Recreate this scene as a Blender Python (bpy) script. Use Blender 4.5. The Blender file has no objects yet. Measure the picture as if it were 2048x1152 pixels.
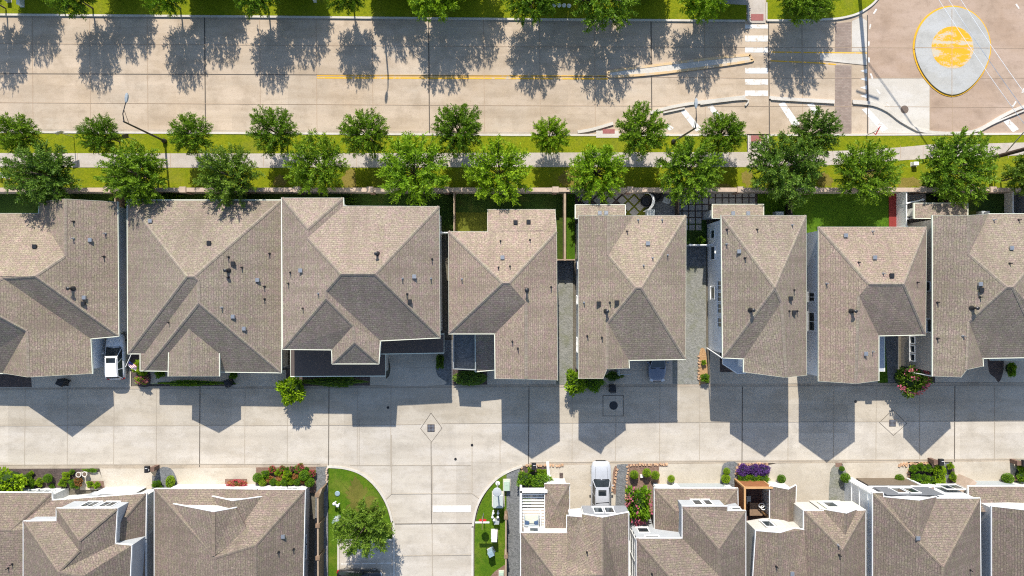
import bpy, bmesh, math, random
from mathutils import Vector, Matrix
from mathutils.bvhtree import BVHTree
R = math.radians
SC = bpy.context.scene
COL = SC.collection
H = 69.0      # camera height in metres
def P(px, py, z=0.0):
    "a measured point of the photograph (2048 wide, 20 px per metre at ground level) at height z"
    k = (H - z)/H/20.0
    return Vector(((px-1024)*k, (576-py)*k, z))

# ---------------------------------------------------------------- mesh builder
class MB:
    def __init__(s): s.v = []; s.f = []; s.mi = []; s.uv = {}
    def face(s, pts, m=0, uv=None):
        n = len(s.v); s.v += [tuple(p) for p in pts]
        s.f.append(tuple(range(n, n+len(pts)))); s.mi.append(m)
        if uv: s.uv[len(s.f)-1] = uv
    def idx(s, verts, faces, m=0):
        n = len(s.v); s.v += [tuple(p) for p in verts]
        for f in faces: s.f.append(tuple(i+n for i in f)); s.mi.append(m)
    def box(s, c, d, rz=0.0, m=0, taper=1.0):
        ca, sa = math.cos(rz), math.sin(rz); vs = []
        for dz in (-.5, .5):
            t = taper if dz > 0 else 1.0
            for dx, dy in ((-.5,-.5),(.5,-.5),(.5,.5),(-.5,.5)):
                x, y = dx*d[0]*t, dy*d[1]*t
                vs.append((c[0]+x*ca-y*sa, c[1]+x*sa+y*ca, c[2]+dz*d[2]))
        s.idx(vs, [(3,2,1,0),(4,5,6,7),(0,1,5,4),(1,2,6,5),(2,3,7,6),(3,0,4,7)], m)
    def prism(s, poly, z0, z1, m=0):
        a = sum(poly[i][0]*poly[(i+1)%len(poly)][1]-poly[(i+1)%len(poly)][0]*poly[i][1] for i in range(len(poly)))
        if a < 0: poly = poly[::-1]
        n = len(poly)
        vs = [(p[0],p[1],z0) for p in poly]+[(p[0],p[1],z1) for p in poly]
        fs = [tuple(range(n-1,-1,-1)), tuple(range(n,2*n))]+[(i,(i+1)%n,n+(i+1)%n,n+i) for i in range(n)]
        s.idx(vs, fs, m)
    def sweep(s, path, w, z0, z1, m=0, closed=False):
        "a box-section strip along a plan polyline"
        path = [Vector((p[0],p[1])) for p in path]; n = len(path); L = []; Rr = []
        for i in range(n):
            a = path[i-1] if (i or closed) else path[i]; b = path[(i+1)%n] if (i < n-1 or closed) else path[i]
            d = (b-a); d = d.normalized() if d.length > 1e-9 else Vector((1,0)); nn = Vector((-d.y,d.x))*(w/2)
            L.append(path[i]+nn); Rr.append(path[i]-nn)
        rng = range(n) if closed else range(n-1)
        vs = []
        for i in range(n): vs += [(L[i].x,L[i].y,z0),(Rr[i].x,Rr[i].y,z0),(Rr[i].x,Rr[i].y,z1),(L[i].x,L[i].y,z1)]
        fs = []
        for i in rng:
            a = 4*i; b = 4*((i+1)%n)
            for k in range(4): fs.append((a+k, b+k, b+(k+1)%4, a+(k+1)%4))
        if not closed: fs += [(0,1,2,3),(4*n-1,4*n-2,4*n-3,4*n-4)]
        s.idx(vs, fs, m)
    def tube(s, path, r, n=6, m=0, cap=True):
        path = [Vector(p) for p in path]; rs = r if isinstance(r,(list,tuple)) else [r]*len(path)
        vs = []; fs = []; up = Vector((0,0,1))
        for i, p in enumerate(path):
            d = (path[min(i+1,len(path)-1)]-path[max(i-1,0)]).normalized()
            u = up.cross(d); u = u.normalized() if u.length > 1e-4 else Vector((1,0,0)); w = d.cross(u)
            for k in range(n):
                a = 2*math.pi*k/n; vs.append(p+u*math.cos(a)*rs[i]+w*math.sin(a)*rs[i])
        for i in range(len(path)-1):
            for k in range(n): fs.append((i*n+k, i*n+(k+1)%n, (i+1)*n+(k+1)%n, (i+1)*n+k))
        if cap: fs += [tuple(range(n-1,-1,-1)), tuple(range((len(path)-1)*n, len(path)*n))]
        s.idx(vs, fs, m)
    def lathe(s, c, prof, n=16, m=0):
        vs = []; fs = []
        for r, z in prof:
            for k in range(n):
                a = 2*math.pi*k/n; vs.append((c[0]+r*math.cos(a), c[1]+r*math.sin(a), c[2]+z))
        for i in range(len(prof)-1):
            for k in range(n): fs.append((i*n+k, i*n+(k+1)%n, (i+1)*n+(k+1)%n, (i+1)*n+k))
        fs += [tuple(range(n-1,-1,-1)), tuple(range((len(prof)-1)*n, len(prof)*n))]
        s.idx(vs, fs, m)

def obj(name, mb, mat, parent=None, smooth=False, world=True):
    "link ONE mesh object; world coordinates are made local to the thing it belongs to"
    off = Vector((0,0,0))
    if parent is not None and world:
        q = parent
        while q is not None: off += q.location; q = q.parent
    me = bpy.data.meshes.new(name)
    me.from_pydata([Vector(v)-off for v in mb.v], [], mb.f)
    mats = mat if isinstance(mat,(list,tuple)) else [mat]
    for m in mats: me.materials.append(m)
    me.polygons.foreach_set('material_index', mb.mi)
    if mb.uv:
        ul = me.uv_layers.new(name='UVMap')
        for fi, uv in mb.uv.items():
            for li, t in zip(me.polygons[fi].loop_indices, uv): ul.data[li].uv = t
    if smooth: me.polygons.foreach_set('use_smooth', [True]*len(me.polygons))
    me.update()
    o = bpy.data.objects.new(name, me); COL.objects.link(o)
    if parent is not None: o.parent = parent
    return o
def tag(o, label, cat, group=None):
    o['label'] = label; o['category'] = cat
    if group: o['group'] = group
    return o
def thing(name, label, cat, loc=(0,0,0), rz=0.0, group=None):
    o = bpy.data.objects.new(name, None); COL.objects.link(o)
    o.empty_display_size = .5; o.location = loc; o.rotation_euler = (0,0,rz)
    return tag(o, label, cat, group)
def struct(name, mb, mat, parent=None):
    o = obj(name, mb, mat, parent)
    o['kind'] = 'structure'
    return o
def copy_tree(o, parent=None):
    c = o.copy(); COL.objects.link(c)
    if parent is not None: c.parent = parent
    for ch in [x for x in bpy.data.objects if x.parent == o]: copy_tree(ch, c)
    return c

# ---------------------------------------------------------------- materials
def nodes(name):
    m = bpy.data.materials.new(name); m.use_nodes = True
    nt = m.node_tree; nt.nodes.clear()
    out = nt.nodes.new('ShaderNodeOutputMaterial'); b = nt.nodes.new('ShaderNodeBsdfPrincipled')
    nt.links.new(b.outputs[0], out.inputs[0])
    return m, nt, b, out
def N(nt, t, **kw):
    n = nt.nodes.new(t)
    for k, v in kw.items():
        if k.startswith('i_'): n.inputs[k[2:].replace('_',' ')].default_value = v
        else: setattr(n, k, v)
    return n
def c4(c): return (c[0],c[1],c[2],1)
def mixc(nt, fac, a, b, mode='MIX'):
    n = nt.nodes.new('ShaderNodeMix'); n.data_type = 'RGBA'; n.blend_type = mode
    for sock, v in ((n.inputs[0],fac),(n.inputs[6],a),(n.inputs[7],b)):
        if hasattr(v,'is_linked'): nt.links.new(v, sock)
        else: sock.default_value = v if not isinstance(v,tuple) or len(v)==4 else c4(v)
    return n.outputs[2]
def noise(nt, vec, scale, detail=3.0, rough=.55):
    n = N(nt,'ShaderNodeTexNoise'); n.inputs['Scale'].default_value = scale; n.inputs['Detail'].default_value = detail
    n.inputs['Roughness'].default_value = rough; nt.links.new(vec, n.inputs['Vector']); return n.outputs[0]
def ramp(nt, fac, stops):
    n = N(nt,'ShaderNodeValToRGB'); e = n.color_ramp.elements
    while len(e) < len(stops): e.new(.5)
    for i,(p,c) in enumerate(stops):
        e[i].position = p; e[i].color = c4(c) if not isinstance(c,(int,float)) else (c,c,c,1)
    nt.links.new(fac, n.inputs[0]); return n.outputs[0]
def geo_pos(nt): return N(nt,'ShaderNodeNewGeometry').outputs['Position']
def obj_pos(nt): return N(nt,'ShaderNodeTexCoord').outputs['Object']
def bump(nt, b, h, strength=.3, dist=.02):
    n = N(nt,'ShaderNodeBump'); n.inputs['Strength'].default_value = strength; n.inputs['Distance'].default_value = dist
    nt.links.new(h, n.inputs['Height']); nt.links.new(n.outputs[0], b.inputs['Normal'])
def simple(name, col, rough=.7, var=.12, scale=6.0, metal=0.0, spec=.3, bmp=0.0):
    m, nt, b, o = nodes(name); v = obj_pos(nt)
    f = noise(nt, v, scale, 4)
    nt.links.new(ramp(nt, f, [(.25, tuple(c*(1-var) for c in col)), (.75, tuple(min(1,c*(1+var)) for c in col))]), b.inputs['Base Color'])
    b.inputs['Roughness'].default_value = rough; b.inputs['Metallic'].default_value = metal
    b.inputs['Specular IOR Level'].default_value = spec
    if bmp: bump(nt, b, noise(nt, v, scale*4, 3), bmp, .02)
    return m
def scalevec(nt, v, sx, sy, sz=1.0):
    n = N(nt,'ShaderNodeMapping'); n.inputs['Scale'].default_value = (sx,sy,sz); nt.links.new(v, n.inputs[0]); return n.outputs[0]
def concrete(name, col, tint, panel=(5.6,2.9), pv=.05, streak=1.0, stain=.6):
    m, nt, b, o = nodes(name); v = geo_pos(nt)
    big = noise(nt, v, .11, 5, .6)
    c = mixc(nt, ramp(nt, big, [(.35,0),(.68,1)]), col, tint)
    st = noise(nt, scalevec(nt, v, .10, .9), 1.0, 4, .6)                       # tyre-polished streaks along the lane
    c = mixc(nt, ramp(nt, st, [(.42,0),(.62,.36*streak)]), c, tuple(x*.78 for x in col))
    wh = noise(nt, scalevec(nt, v, .22, .5), 1.0, 5, .65)
    c = mixc(nt, ramp(nt, wh, [(.46,0),(.60,.65)]), c, tuple(min(.8,x*1.12+.03) for x in (col[0]*.97,col[1],col[2]*1.06)))
    # every cast panel has its own tone
    sn = N(nt,'ShaderNodeVectorMath', operation='DIVIDE'); sn.inputs[1].default_value = (panel[0],panel[1],1); nt.links.new(v, sn.inputs[0])
    fl = N(nt,'ShaderNodeVectorMath', operation='FLOOR'); nt.links.new(sn.outputs[0], fl.inputs[0])
    wn = N(nt,'ShaderNodeTexWhiteNoise', noise_dimensions='2D'); nt.links.new(fl.outputs[0], wn.inputs[0])
    c = mixc(nt, 1.0, c, ramp(nt, wn.outputs[0], [(0,1-pv),(1,1+pv*0.2)]), 'MULTIPLY')
    dk = noise(nt, v, .55, 6, .7)
    c = mixc(nt, ramp(nt, dk, [(.49,0),(.66,.50*stain)]), c, tuple(x*.62 for x in col))
    sp = noise(nt, v, 3.2, 6, .8)                                                  # small drips and specks
    c = mixc(nt, ramp(nt, sp, [(.55,0),(.66,.40*stain)]), c, tuple(x*.55 for x in col))
    fine = noise(nt, v, 14, 3, .7)
    c = mixc(nt, 1.0, c, ramp(nt, fine, [(.32,.86),(.68,1.09)]), 'MULTIPLY')
    nt.links.new(c, b.inputs['Base Color']); b.inputs['Roughness'].default_value = .9; b.inputs['Specular IOR Level'].default_value = .15
    bump(nt, b, fine, .2, .01)
    return m
def grass_mat(name, a, b_, c_, dry=(.30,.26,.06), dryness=.35):
    m, nt, b, o = nodes(name); v = geo_pos(nt)
    n1 = noise(nt, v, .45, 5, .65); n2 = noise(nt, v, 5.0, 4, .75); n3 = noise(nt, v, 22.0, 2, .7)
    c = mixc(nt, ramp(nt, n1, [(.36,0),(.64,1)]), a, b_)
    c = mixc(nt, ramp(nt, n2, [(.42,0),(.62,.75)]), c, c_)
    c = mixc(nt, ramp(nt, noise(nt, v, .32, 5, .7), [(.52,0),(.74,dryness)]), c, dry)
    c = mixc(nt, 1.0, c, ramp(nt, n3, [(.3,.55),(.7,1.25)]), 'MULTIPLY')
    nt.links.new(c, b.inputs['Base Color']); b.inputs['Roughness'].default_value = .95; b.inputs['Specular IOR Level'].default_value = .1
    bump(nt, b, n3, .9, .06)
    return m
def gravel_mat(name, a, b_, moss=(.10,.12,.05), mossf=.4):
    m, nt, b, o = nodes(name); v = geo_pos(nt)
    vo = N(nt,'ShaderNodeTexVoronoi'); vo.inputs['Scale'].default_value = 9; nt.links.new(v, vo.inputs['Vector'])
    sep = N(nt,'ShaderNodeSeparateColor'); nt.links.new(vo.outputs['Color'], sep.inputs[0])
    c = mixc(nt, sep.outputs[0], a, b_)
    c = mixc(nt, ramp(nt, noise(nt, v, .7, 5, .65), [(.48,0),(.68,mossf)]), c, moss)
    nt.links.new(c, b.inputs['Base Color']); b.inputs['Roughness'].default_value = .95
    bump(nt, b, vo.outputs['Distance'], .7, .03)
    return m
def shingle_mat(name, a, b_, c_, mortar, row=.21, width=.42):
    m, nt, b, o = nodes(name); uv = N(nt,'ShaderNodeUVMap').outputs[0]
    br = N(nt,'ShaderNodeTexBrick'); br.offset = .37; br.inputs['Scale'].default_value = 1
    br.inputs['Color1'].default_value = c4(a); br.inputs['Color2'].default_value = c4(b_); br.inputs['Mortar'].default_value = c4(mortar)
    br.inputs['Mortar Size'].default_value = .018; br.inputs['Mortar Smooth'].default_value = .4
    br.inputs['Brick Width'].default_value = width; br.inputs['Row Height'].default_value = row
    nt.links.new(uv, br.inputs['Vector'])
    sp = noise(nt, scalevec(nt, uv, 1.0, 2.2), 2.6, 3, .7)
    c = mixc(nt, ramp(nt, sp, [(.44,0),(.62,.75)]), br.outputs[0], c_)
    sp2 = noise(nt, scalevec(nt, uv, .9, 2.0), 4.1, 3, .75)
    c = mixc(nt, ramp(nt, sp2, [(.52,0),(.66,.6)]), c, tuple(x*.66 for x in a))
    fine = noise(nt, scalevec(nt, uv, 1.0, 1.5), 7.5, 3, .8)
    c = mixc(nt, 1.0, c, ramp(nt, fine, [(.36,.60),(.64,1.38)]), 'MULTIPLY')
    hue = noise(nt, uv, 1.7, 4, .75)
    c = mixc(nt, 1.0, c, ramp(nt, hue, [(.38,(1.06,.96,1.06)),(.5,(1,1,1)),(.62,(.97,1.03,.92))]), 'MULTIPLY')
    c = mixc(nt, 1.0, c, ramp(nt, noise(nt, uv, .16, 5, .6), [(.3,.86),(.7,1.10)]), 'MULTIPLY')
    c = mixc(nt, 1.0, c, ramp(nt, noise(nt, scalevec(nt, uv, 1.2, .12), 1.0, 4, .6), [(.3,.92),(.7,1.05)]), 'MULTIPLY')
    oi = N(nt,'ShaderNodeObjectInfo')
    c = mixc(nt, 1.0, c, ramp(nt, oi.outputs['Random'], [(0,(.90,.90,.91)),(.5,(1,1,1)),(1,(1.09,1.06,1.03))]), 'MULTIPLY')
    st = noise(nt, scalevec(nt, uv, .9, .07), 1.0, 5, .7)
    c = mixc(nt, ramp(nt, st, [(.48,0),(.64,.40)]), c, tuple(x*.62 for x in a))
    nt.links.new(c, b.inputs['Base Color']); b.inputs['Roughness'].default_value = .93; b.inputs['Specular IOR Level'].default_value = .12
    bump(nt, b, br.outputs['Fac'], -.5, .02)
    return m
def siding_mat(name, col, pitch=.2, dark=.62):
    m, nt, b, o = nodes(name); v = geo_pos(nt)
    sx = N(nt,'ShaderNodeSeparateXYZ'); nt.links.new(v, sx.inputs[0])
    md = N(nt,'ShaderNodeMath', operation='MULTIPLY'); md.inputs[1].default_value = 1/pitch; nt.links.new(sx.outputs[2], md.inputs[0])
    fr = N(nt,'ShaderNodeMath', operation='FRACT'); nt.links.new(md.outputs[0], fr.inputs[0])
    c = mixc(nt, 1.0, c4(col), ramp(nt, fr.outputs[0], [(0,dark),(.16,dark),(.26,1),(1,.97)]), 'MULTIPLY')
    c = mixc(nt, 1.0, c, ramp(nt, noise(nt, v, 1.2, 4), [(.3,.93),(.7,1.03)]), 'MULTIPLY')
    nt.links.new(c, b.inputs['Base Color']); b.inputs['Roughness'].default_value = .6; b.inputs['Specular IOR Level'].default_value = .25
    bump(nt, b, fr.outputs[0], .35, .03)
    return m
def leaf_mat(name, a, b_, c_, trans=.24):
    m, nt, b, o = nodes(name); v = obj_pos(nt)
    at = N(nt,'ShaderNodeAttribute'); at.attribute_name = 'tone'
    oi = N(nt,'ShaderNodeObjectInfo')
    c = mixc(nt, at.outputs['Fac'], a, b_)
    c = mixc(nt, ramp(nt, noise(nt, v, 1.3, 3), [(.45,0),(.65,.6)]), c, c_)
    c = mixc(nt, 1.0, c, ramp(nt, oi.outputs['Random'], [(0,(.78,.84,.85)),(.5,(1,1,1)),(1,(1.15,1.08,1))]), 'MULTIPLY')
    nt.links.new(c, b.inputs['Base Color']); b.inputs['Roughness'].default_value = .55; b.inputs['Specular IOR Level'].default_value = .25
    t = N(nt,'ShaderNodeBsdfTranslucent'); 
    tc = mixc(nt, 1.0, c, (1.25,1.2,.5), 'MULTIPLY'); nt.links.new(tc, t.inputs[0])
    mx = N(nt,'ShaderNodeMixShader'); mx.inputs[0].default_value = trans
    nt.links.new(b.outputs[0], mx.inputs[1]); nt.links.new(t.outputs[0], mx.inputs[2]); nt.links.new(mx.outputs[0], o.inputs[0])
    return m
def glass_mat(name, col=(.03,.04,.045), rough=.08):
    m, nt, b, o = nodes(name); v = obj_pos(nt)
    nt.links.new(ramp(nt, noise(nt, v, .8, 2), [(.3,tuple(x*.7 for x in col)),(.7,tuple(x*1.4 for x in col))]), b.inputs['Base Color'])
    b.inputs['Roughness'].default_value = rough; b.inputs['Specular IOR Level'].default_value = .6
    return m
def paint_mat(name, col, rough=.3, metal=.0, coat=.5):
    m, nt, b, o = nodes(name); v = obj_pos(nt)
    nt.links.new(ramp(nt, noise(nt, v, 2.2, 4), [(.3,tuple(x*.94 for x in col)),(.7,tuple(min(1,x*1.04) for x in col))]), b.inputs['Base Color'])
    b.inputs['Roughness'].default_value = rough; b.inputs['Metallic'].default_value = metal; b.inputs['Coat Weight'].default_value = coat
    b.inputs['Coat Roughness'].default_value = .06
    return m
def brick_mat(name, a, b_, mortar, w=.2, h=.1, rot=0):
    m, nt, b, o = nodes(name); v = geo_pos(nt)
    mp = N(nt,'ShaderNodeMapping'); mp.inputs['Rotation'].default_value = (0,0,rot); nt.links.new(v, mp.inputs[0])
    br = N(nt,'ShaderNodeTexBrick'); br.inputs['Scale'].default_value = 1
    br.inputs['Color1'].default_value = c4(a); br.inputs['Color2'].default_value = c4(b_); br.inputs['Mortar'].default_value = c4(mortar)
    br.inputs['Mortar Size'].default_value = .012; br.inputs['Brick Width'].default_value = w; br.inputs['Row Height'].default_value = h
    nt.links.new(mp.outputs[0], br.inputs['Vector'])
    c = mixc(nt, 1.0, br.outputs[0], ramp(nt, noise(nt, v, .5, 5), [(.3,.82),(.7,1.12)]), 'MULTIPLY')
    nt.links.new(c, b.inputs['Base Color']); b.inputs['Roughness'].default_value = .9
    return m
def worn_paint(name, col, under, wear=.5, scale=1.3, stretch=(1,1)):
    m, nt, b, o = nodes(name); v = geo_pos(nt)
    n1 = noise(nt, scalevec(nt, v, stretch[0], stretch[1]), scale, 6, .72); n2 = noise(nt, v, scale*7, 4, .8)
    s = N(nt,'ShaderNodeMath', operation='MULTIPLY_ADD'); s.inputs[1].default_value = .35; nt.links.new(n2, s.inputs[0]); nt.links.new(n1, s.inputs[2])
    t = .52+.25*(1-wear)
    c = mixc(nt, ramp(nt, s.outputs[0], [(t,0),(t+.09,1)]), col, under)
    nt.links.new(c, b.inputs['Base Color']); b.inputs['Roughness'].default_value = .75
    return m

ROAD = concrete('road_concrete', (.50,.385,.27), (.53,.45,.36), pv=.10, streak=1.3, stain=.9)
ALLEYN = concrete('older_alley_concrete', (.445,.385,.30), (.50,.44,.355), pv=.10, stain=.8, streak=1.2)
GUT = concrete('gutter_concrete', (.40,.33,.25), (.45,.385,.30), panel=(3,9), pv=.06, stain=1.2)
ALLEY = concrete('alley_concrete', (.505,.445,.365), (.555,.505,.43), pv=.10, stain=.8, streak=1.2)
DRIVE = concrete('driveway_concrete', (.47,.41,.325), (.51,.455,.375), panel=(2.9,3.2), pv=.05, streak=.3)
WALK = concrete('sidewalk_concrete', (.47,.41,.35), (.52,.46,.40), panel=(1.6,4), pv=.05, streak=.3)
PLAZA = concrete('red_paving', (.40,.285,.205), (.46,.355,.275), panel=(6,6), pv=.03, stain=.9)
CURB = concrete('curb_concrete', (.56,.51,.44), (.62,.58,.51), panel=(3,9), pv=.06, streak=.2)
ISLAND = concrete('island_concrete', (.40,.39,.36), (.45,.44,.41), panel=(6.3,4.8), pv=.05, streak=.3)
JOINT = simple('joint_filler', (.10,.085,.07), .9)
JOINTL = simple('pale_joint', (.38,.285,.20), .9)
JOINTM = simple('alley_joint', (.37,.32,.255), .9)
GRASS = grass_mat('verge_grass', (.225,.26,.008), (.29,.305,.012), (.135,.19,.007))
LAWN = grass_mat('lawn_grass', (.085,.17,.009), (.13,.21,.012), (.055,.125,.008), dryness=.45)
YARD = grass_mat('yard_grass', (.07,.15,.009), (.105,.195,.011), (.045,.11,.009), dryness=.1)
TURF = grass_mat('artificial_turf', (.15,.16,.02), (.17,.18,.025), (.12,.14,.02), dryness=.1)
GROUND = gravel_mat('bare_soil', (.10,.085,.065), (.15,.13,.10), mossf=.3)
GRAVEL = gravel_mat('grey_gravel', (.17,.17,.15), (.27,.265,.24), moss=(.14,.15,.07), mossf=.55)
SLATE = gravel_mat('dark_gravel', (.11,.115,.12), (.20,.205,.21), mossf=.1)
MULCH = gravel_mat('brown_mulch', (.055,.04,.035), (.11,.08,.07), mossf=.0)
REDMULCH = gravel_mat('red_mulch', (.17,.10,.07), (.25,.16,.12), mossf=.0)
TANMULCH = gravel_mat('tan_mulch', (.36,.20,.09), (.44,.27,.13), mossf=.0)
SH = shingle_mat('weathered_shingle', (.278,.228,.170), (.338,.284,.214), (.216,.174,.148), (.120,.096,.083))
SHCAP = shingle_mat('ridge_shingle', (.295,.25,.196), (.32,.274,.214), (.268,.224,.178), (.20,.165,.128), row=.3, width=.3)
SHP = shingle_mat('pinkish_shingle', (.290,.231,.177), (.350,.289,.224), (.226,.177,.152), (.125,.098,.086))
SHL = shingle_mat('brown_shingle', (.210,.169,.131), (.268,.220,.170), (.160,.129,.112), (.088,.071,.064))
SHLCAP = shingle_mat('brown_ridge_shingle', (.22,.18,.14), (.24,.20,.155), (.2,.165,.13), (.15,.12,.1), row=.3, width=.3)
TRIM = simple('cream_trim', (.68,.69,.56), .5, .05)
WHITE = simple('white_paint', (.80,.80,.78), .5, .05)
MIDP = siding_mat('mid_grey_panel', (.29,.30,.32), .25, .8)
DARKP = siding_mat('dark_grey_panel', (.17,.18,.20), .25, .8)
WSTUCCO = siding_mat('white_siding', (.70,.69,.665), .2, .8)
MSIDE = siding_mat('mid_grey_siding', (.46,.48,.50), .2, .75)
GSIDE = siding_mat('grey_siding', (.84,.85,.86), .2, .8)
BSIDE = siding_mat('beige_siding', (.52,.45,.37), .22, .62)
CSIDE = siding_mat('cream_siding', (.62,.59,.53), .2, .75)
PLAING = simple('grey_stucco', (.44,.46,.49), .8, .07)
BRONZE = siding_mat('olive_siding', (.23,.21,.18), .25, .7)
GLASS = glass_mat('window_glass')
BLACK = simple('black_plastic', (.02,.02,.022), .45, .2)
DMETAL = simple('dark_metal', (.05,.05,.052), .4, .15, metal=.6)
GMETAL = simple('galvanised_metal', (.42,.43,.44), .4, .12, metal=.7)
GREYP = simple('grey_painted_metal', (.36,.39,.40), .5, .08)
GREENP = simple('green_utility_paint', (.40,.50,.40), .5, .06)
BLUEG = simple('bluegrey_plastic', (.25,.34,.40), .5, .1)
WOOD = simple('weathered_wood', (.24,.16,.105), .85, .25, 3)
DARKW = simple('dark_stained_wood', (.05,.038,.03), .85, .25, 3)
CEDAR = siding_mat('cedar_slats', (.30,.125,.045), .22, .35)
FENCEW = simple('fence_wood', (.36,.27,.19), .85, .2, 2)
STONE = simple('pink_stone', (.48,.37,.29), .85, .14, 3)
WALLB = brick_mat('wall_brick', (.20,.12,.09), (.26,.165,.125), (.30,.26,.22), .3, .1)
BRICKSTRIP = brick_mat('paver_strip', (.26,.19,.155), (.33,.255,.21), (.22,.18,.15), .3, .15)
REDP = simple('tactile_red', (.32,.12,.11), .85, .15, 5)
REDDECK = siding_mat('red_deck', (.24,.035,.03), .2, .7)
BARK = simple('tree_bark', (.13,.095,.07), .9, .25, 9, bmp=.5)
POLEW = simple('creosote_pole', (.075,.05,.038), .9, .25, 4)
YEL = worn_paint('yellow_line_paint', (.72,.39,.02), (.50,.42,.32), .15, 1.5)
YELO = simple('yellow_curb_paint', (.68,.37,.02), .7, .1, 2)
YELW = worn_paint('yellow_disc_paint', (.72,.34,.002), (.50,.44,.33), .38, 1.0, (.55,1.25))
WHP = worn_paint('white_line_paint', (.68,.67,.64), (.50,.42,.33), .33, 1.6)
STOPP = worn_paint('stop_line_paint', (.66,.65,.63), (.50,.44,.36), .12, 1.6)
WHPF = worn_paint('faded_white_paint', (.70,.69,.66), (.42,.33,.25), .22, 1.4)
LEAF = leaf_mat('elm_leaf', (.060,.145,.007), (.225,.345,.016), (.125,.245,.009))
LEAFY = leaf_mat('lime_leaf', (.10,.225,.007), (.29,.43,.015), (.175,.325,.009))
LEAFD = leaf_mat('dark_leaf', (.055,.13,.012), (.20,.30,.030), (.10,.20,.018))
SHRUB = leaf_mat('shrub_leaf', (.085,.20,.010), (.20,.34,.018), (.12,.27,.010), .3)
SHRUBL = leaf_mat('lime_shrub_leaf', (.19,.33,.010), (.33,.46,.02), (.25,.40,.012), .3)
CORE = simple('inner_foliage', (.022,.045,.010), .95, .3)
PINK = leaf_mat('pink_petal', (.42,.09,.17), (.60,.22,.28), (.5,.14,.2), .3)
REDF = leaf_mat('red_petal', (.42,.04,.09), (.55,.12,.14), (.5,.05,.12), .3)
ORF = leaf_mat('orange_foliage', (.38,.16,.06), (.5,.28,.1), (.42,.14,.08), .3)
PURP = leaf_mat('purple_petal', (.10,.04,.22), (.20,.09,.33), (.14,.05,.26), .3)
# ================================================================ THE SETTING
def PP(lst, z=0.0): return [P(x, y, z) for x, y in lst]
def curve(pts, n=6, closed=False):
    out = []; k = len(pts)
    for i in range(k if closed else k-1):
        g = lambda j: Vector(pts[j % k] if closed else pts[max(0, min(k-1, j))])
        p0, p1, p2, p3 = g(i-1), g(i), g(i+1), g(i+2)
        for j in range(n):
            t = j/n
            out.append(tuple(.5*((2*p1)+(p2-p0)*t+(2*p0-5*p1+4*p2-p3)*t*t+(3*p1-p0-3*p2+p3)*t**3)))
    if not closed: out.append(tuple(pts[-1]))
    return out
NSH = [0]
def sheet(name, px, z, mat, kind='structure', z0=None):
    NSH[0] += 1; z += NSH[0]*.00012                        # no two sheets share a plane
    mb = MB(); pts = PP(px, z)
    if z0 is None: z0 = z-.06
    mb.prism(pts, z0, z)
    o = obj(name, mb, mat)
    if kind: o['kind'] = kind
    return o
# ground: one sheet that runs past the horizon of anything in view
mb = MB(); mb.face([(-260,-260,-.07),(260,-260,-.07),(260,260,-.07),(-260,260,-.07)]); struct('ground', mb, GROUND)

# --- the upper road
road = sheet('road', [(-600,-400),(1735,-400),(1735,268),(-600,268)], 0, ROAD)
plaza = sheet('red_road', [(1735,-400),(2650,-400),(2650,268),(1735,268)], 0.001, PLAZA)
sheet('gutter_pan', [(-600,254),(0,257.5),(512,260),(1024,264),(1160,264),(1160,272),(1024,272),(512,268),(0,266),(-600,262)], .003, GUT, z0=-.03)
sheet('gutter_pan', [(-600,26),(0,29),(1490,42),(1490,47),(0,35.5),(-600,32)], .003, GUT, z0=-.03)
for nm, px, mt in (('road_patch', [(1672,104),(1734,104),(1734,131),(1640,121),(1640,104)], CURB),
                   ('road_patch', [(1737,157),(1860,157),(1860,266),(1737,266)], CURB),
                   ('road_patch', [(1704,42),(1722,34),(1734,42),(1734,103),(1704,103)], CURB)):
    sheet(nm, px, .006, mt, z0=-.02)
sheet('paver_strip', [(1670,130),(1703,131),(1703,267),(1670,267)], .010, BRICKSTRIP, z0=-.02)
sheet('paver_strip', [(1670,46),(1703,44),(1703,103),(1670,103)], .010, BRICKSTRIP, z0=-.02)
def lines(name, segs, mat, parent, z=.012):
    mb = MB()
    for i, s in enumerate(segs):
        w = s[-1]; zz = z+i*.0006; pts = PP(s[:-1], zz); mb.sweep(pts, w, zz-.02, zz)
    o = obj(name, mb, mat, parent)
    return o
segs = []; thin = []
yt = lambda x: 36+ (x/1500)*6
for x, dark in ((65,0),(180,0),(295,0),(410,1),(520,0),(633,0),(745,0),(858,1),(968,0),(1080,0),(1190,0),(1303,1),(1410,0),(1538,1),(1605,0)):
    (segs if dark else thin).append([(x-1,30),(x+1,268),.10 if dark else .05])
segs.append([(-400,146),(520,149),(1215,153),.07]); thin.append([(1215,153),(1490,156),(1735,156),.05])
thin += [[(-400,86),(0,87),(1000,93),(1735,95),.05],[(-400,205),(0,205),(1000,211),(1735,213),.05]]
segs.append([(1735,30),(1735,268),.09]); segs.append([(1640,121),(1735,131),.06])
lines('joint', segs, JOINT, road); lines('joint', thin, JOINTL, road)
lines('joint', [[(1736,156),(1860,155.5),.08],[(1860,170),(1860,268),.08],[(1842,30),(1842,95),.05],[(1736,95),(2300,97),.05],[(1860,156),(2300,156),.05],[(1736,213),(2300,216),.04],[(1905,193),(1905,268),.05]], JOINTL, plaza)
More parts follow.
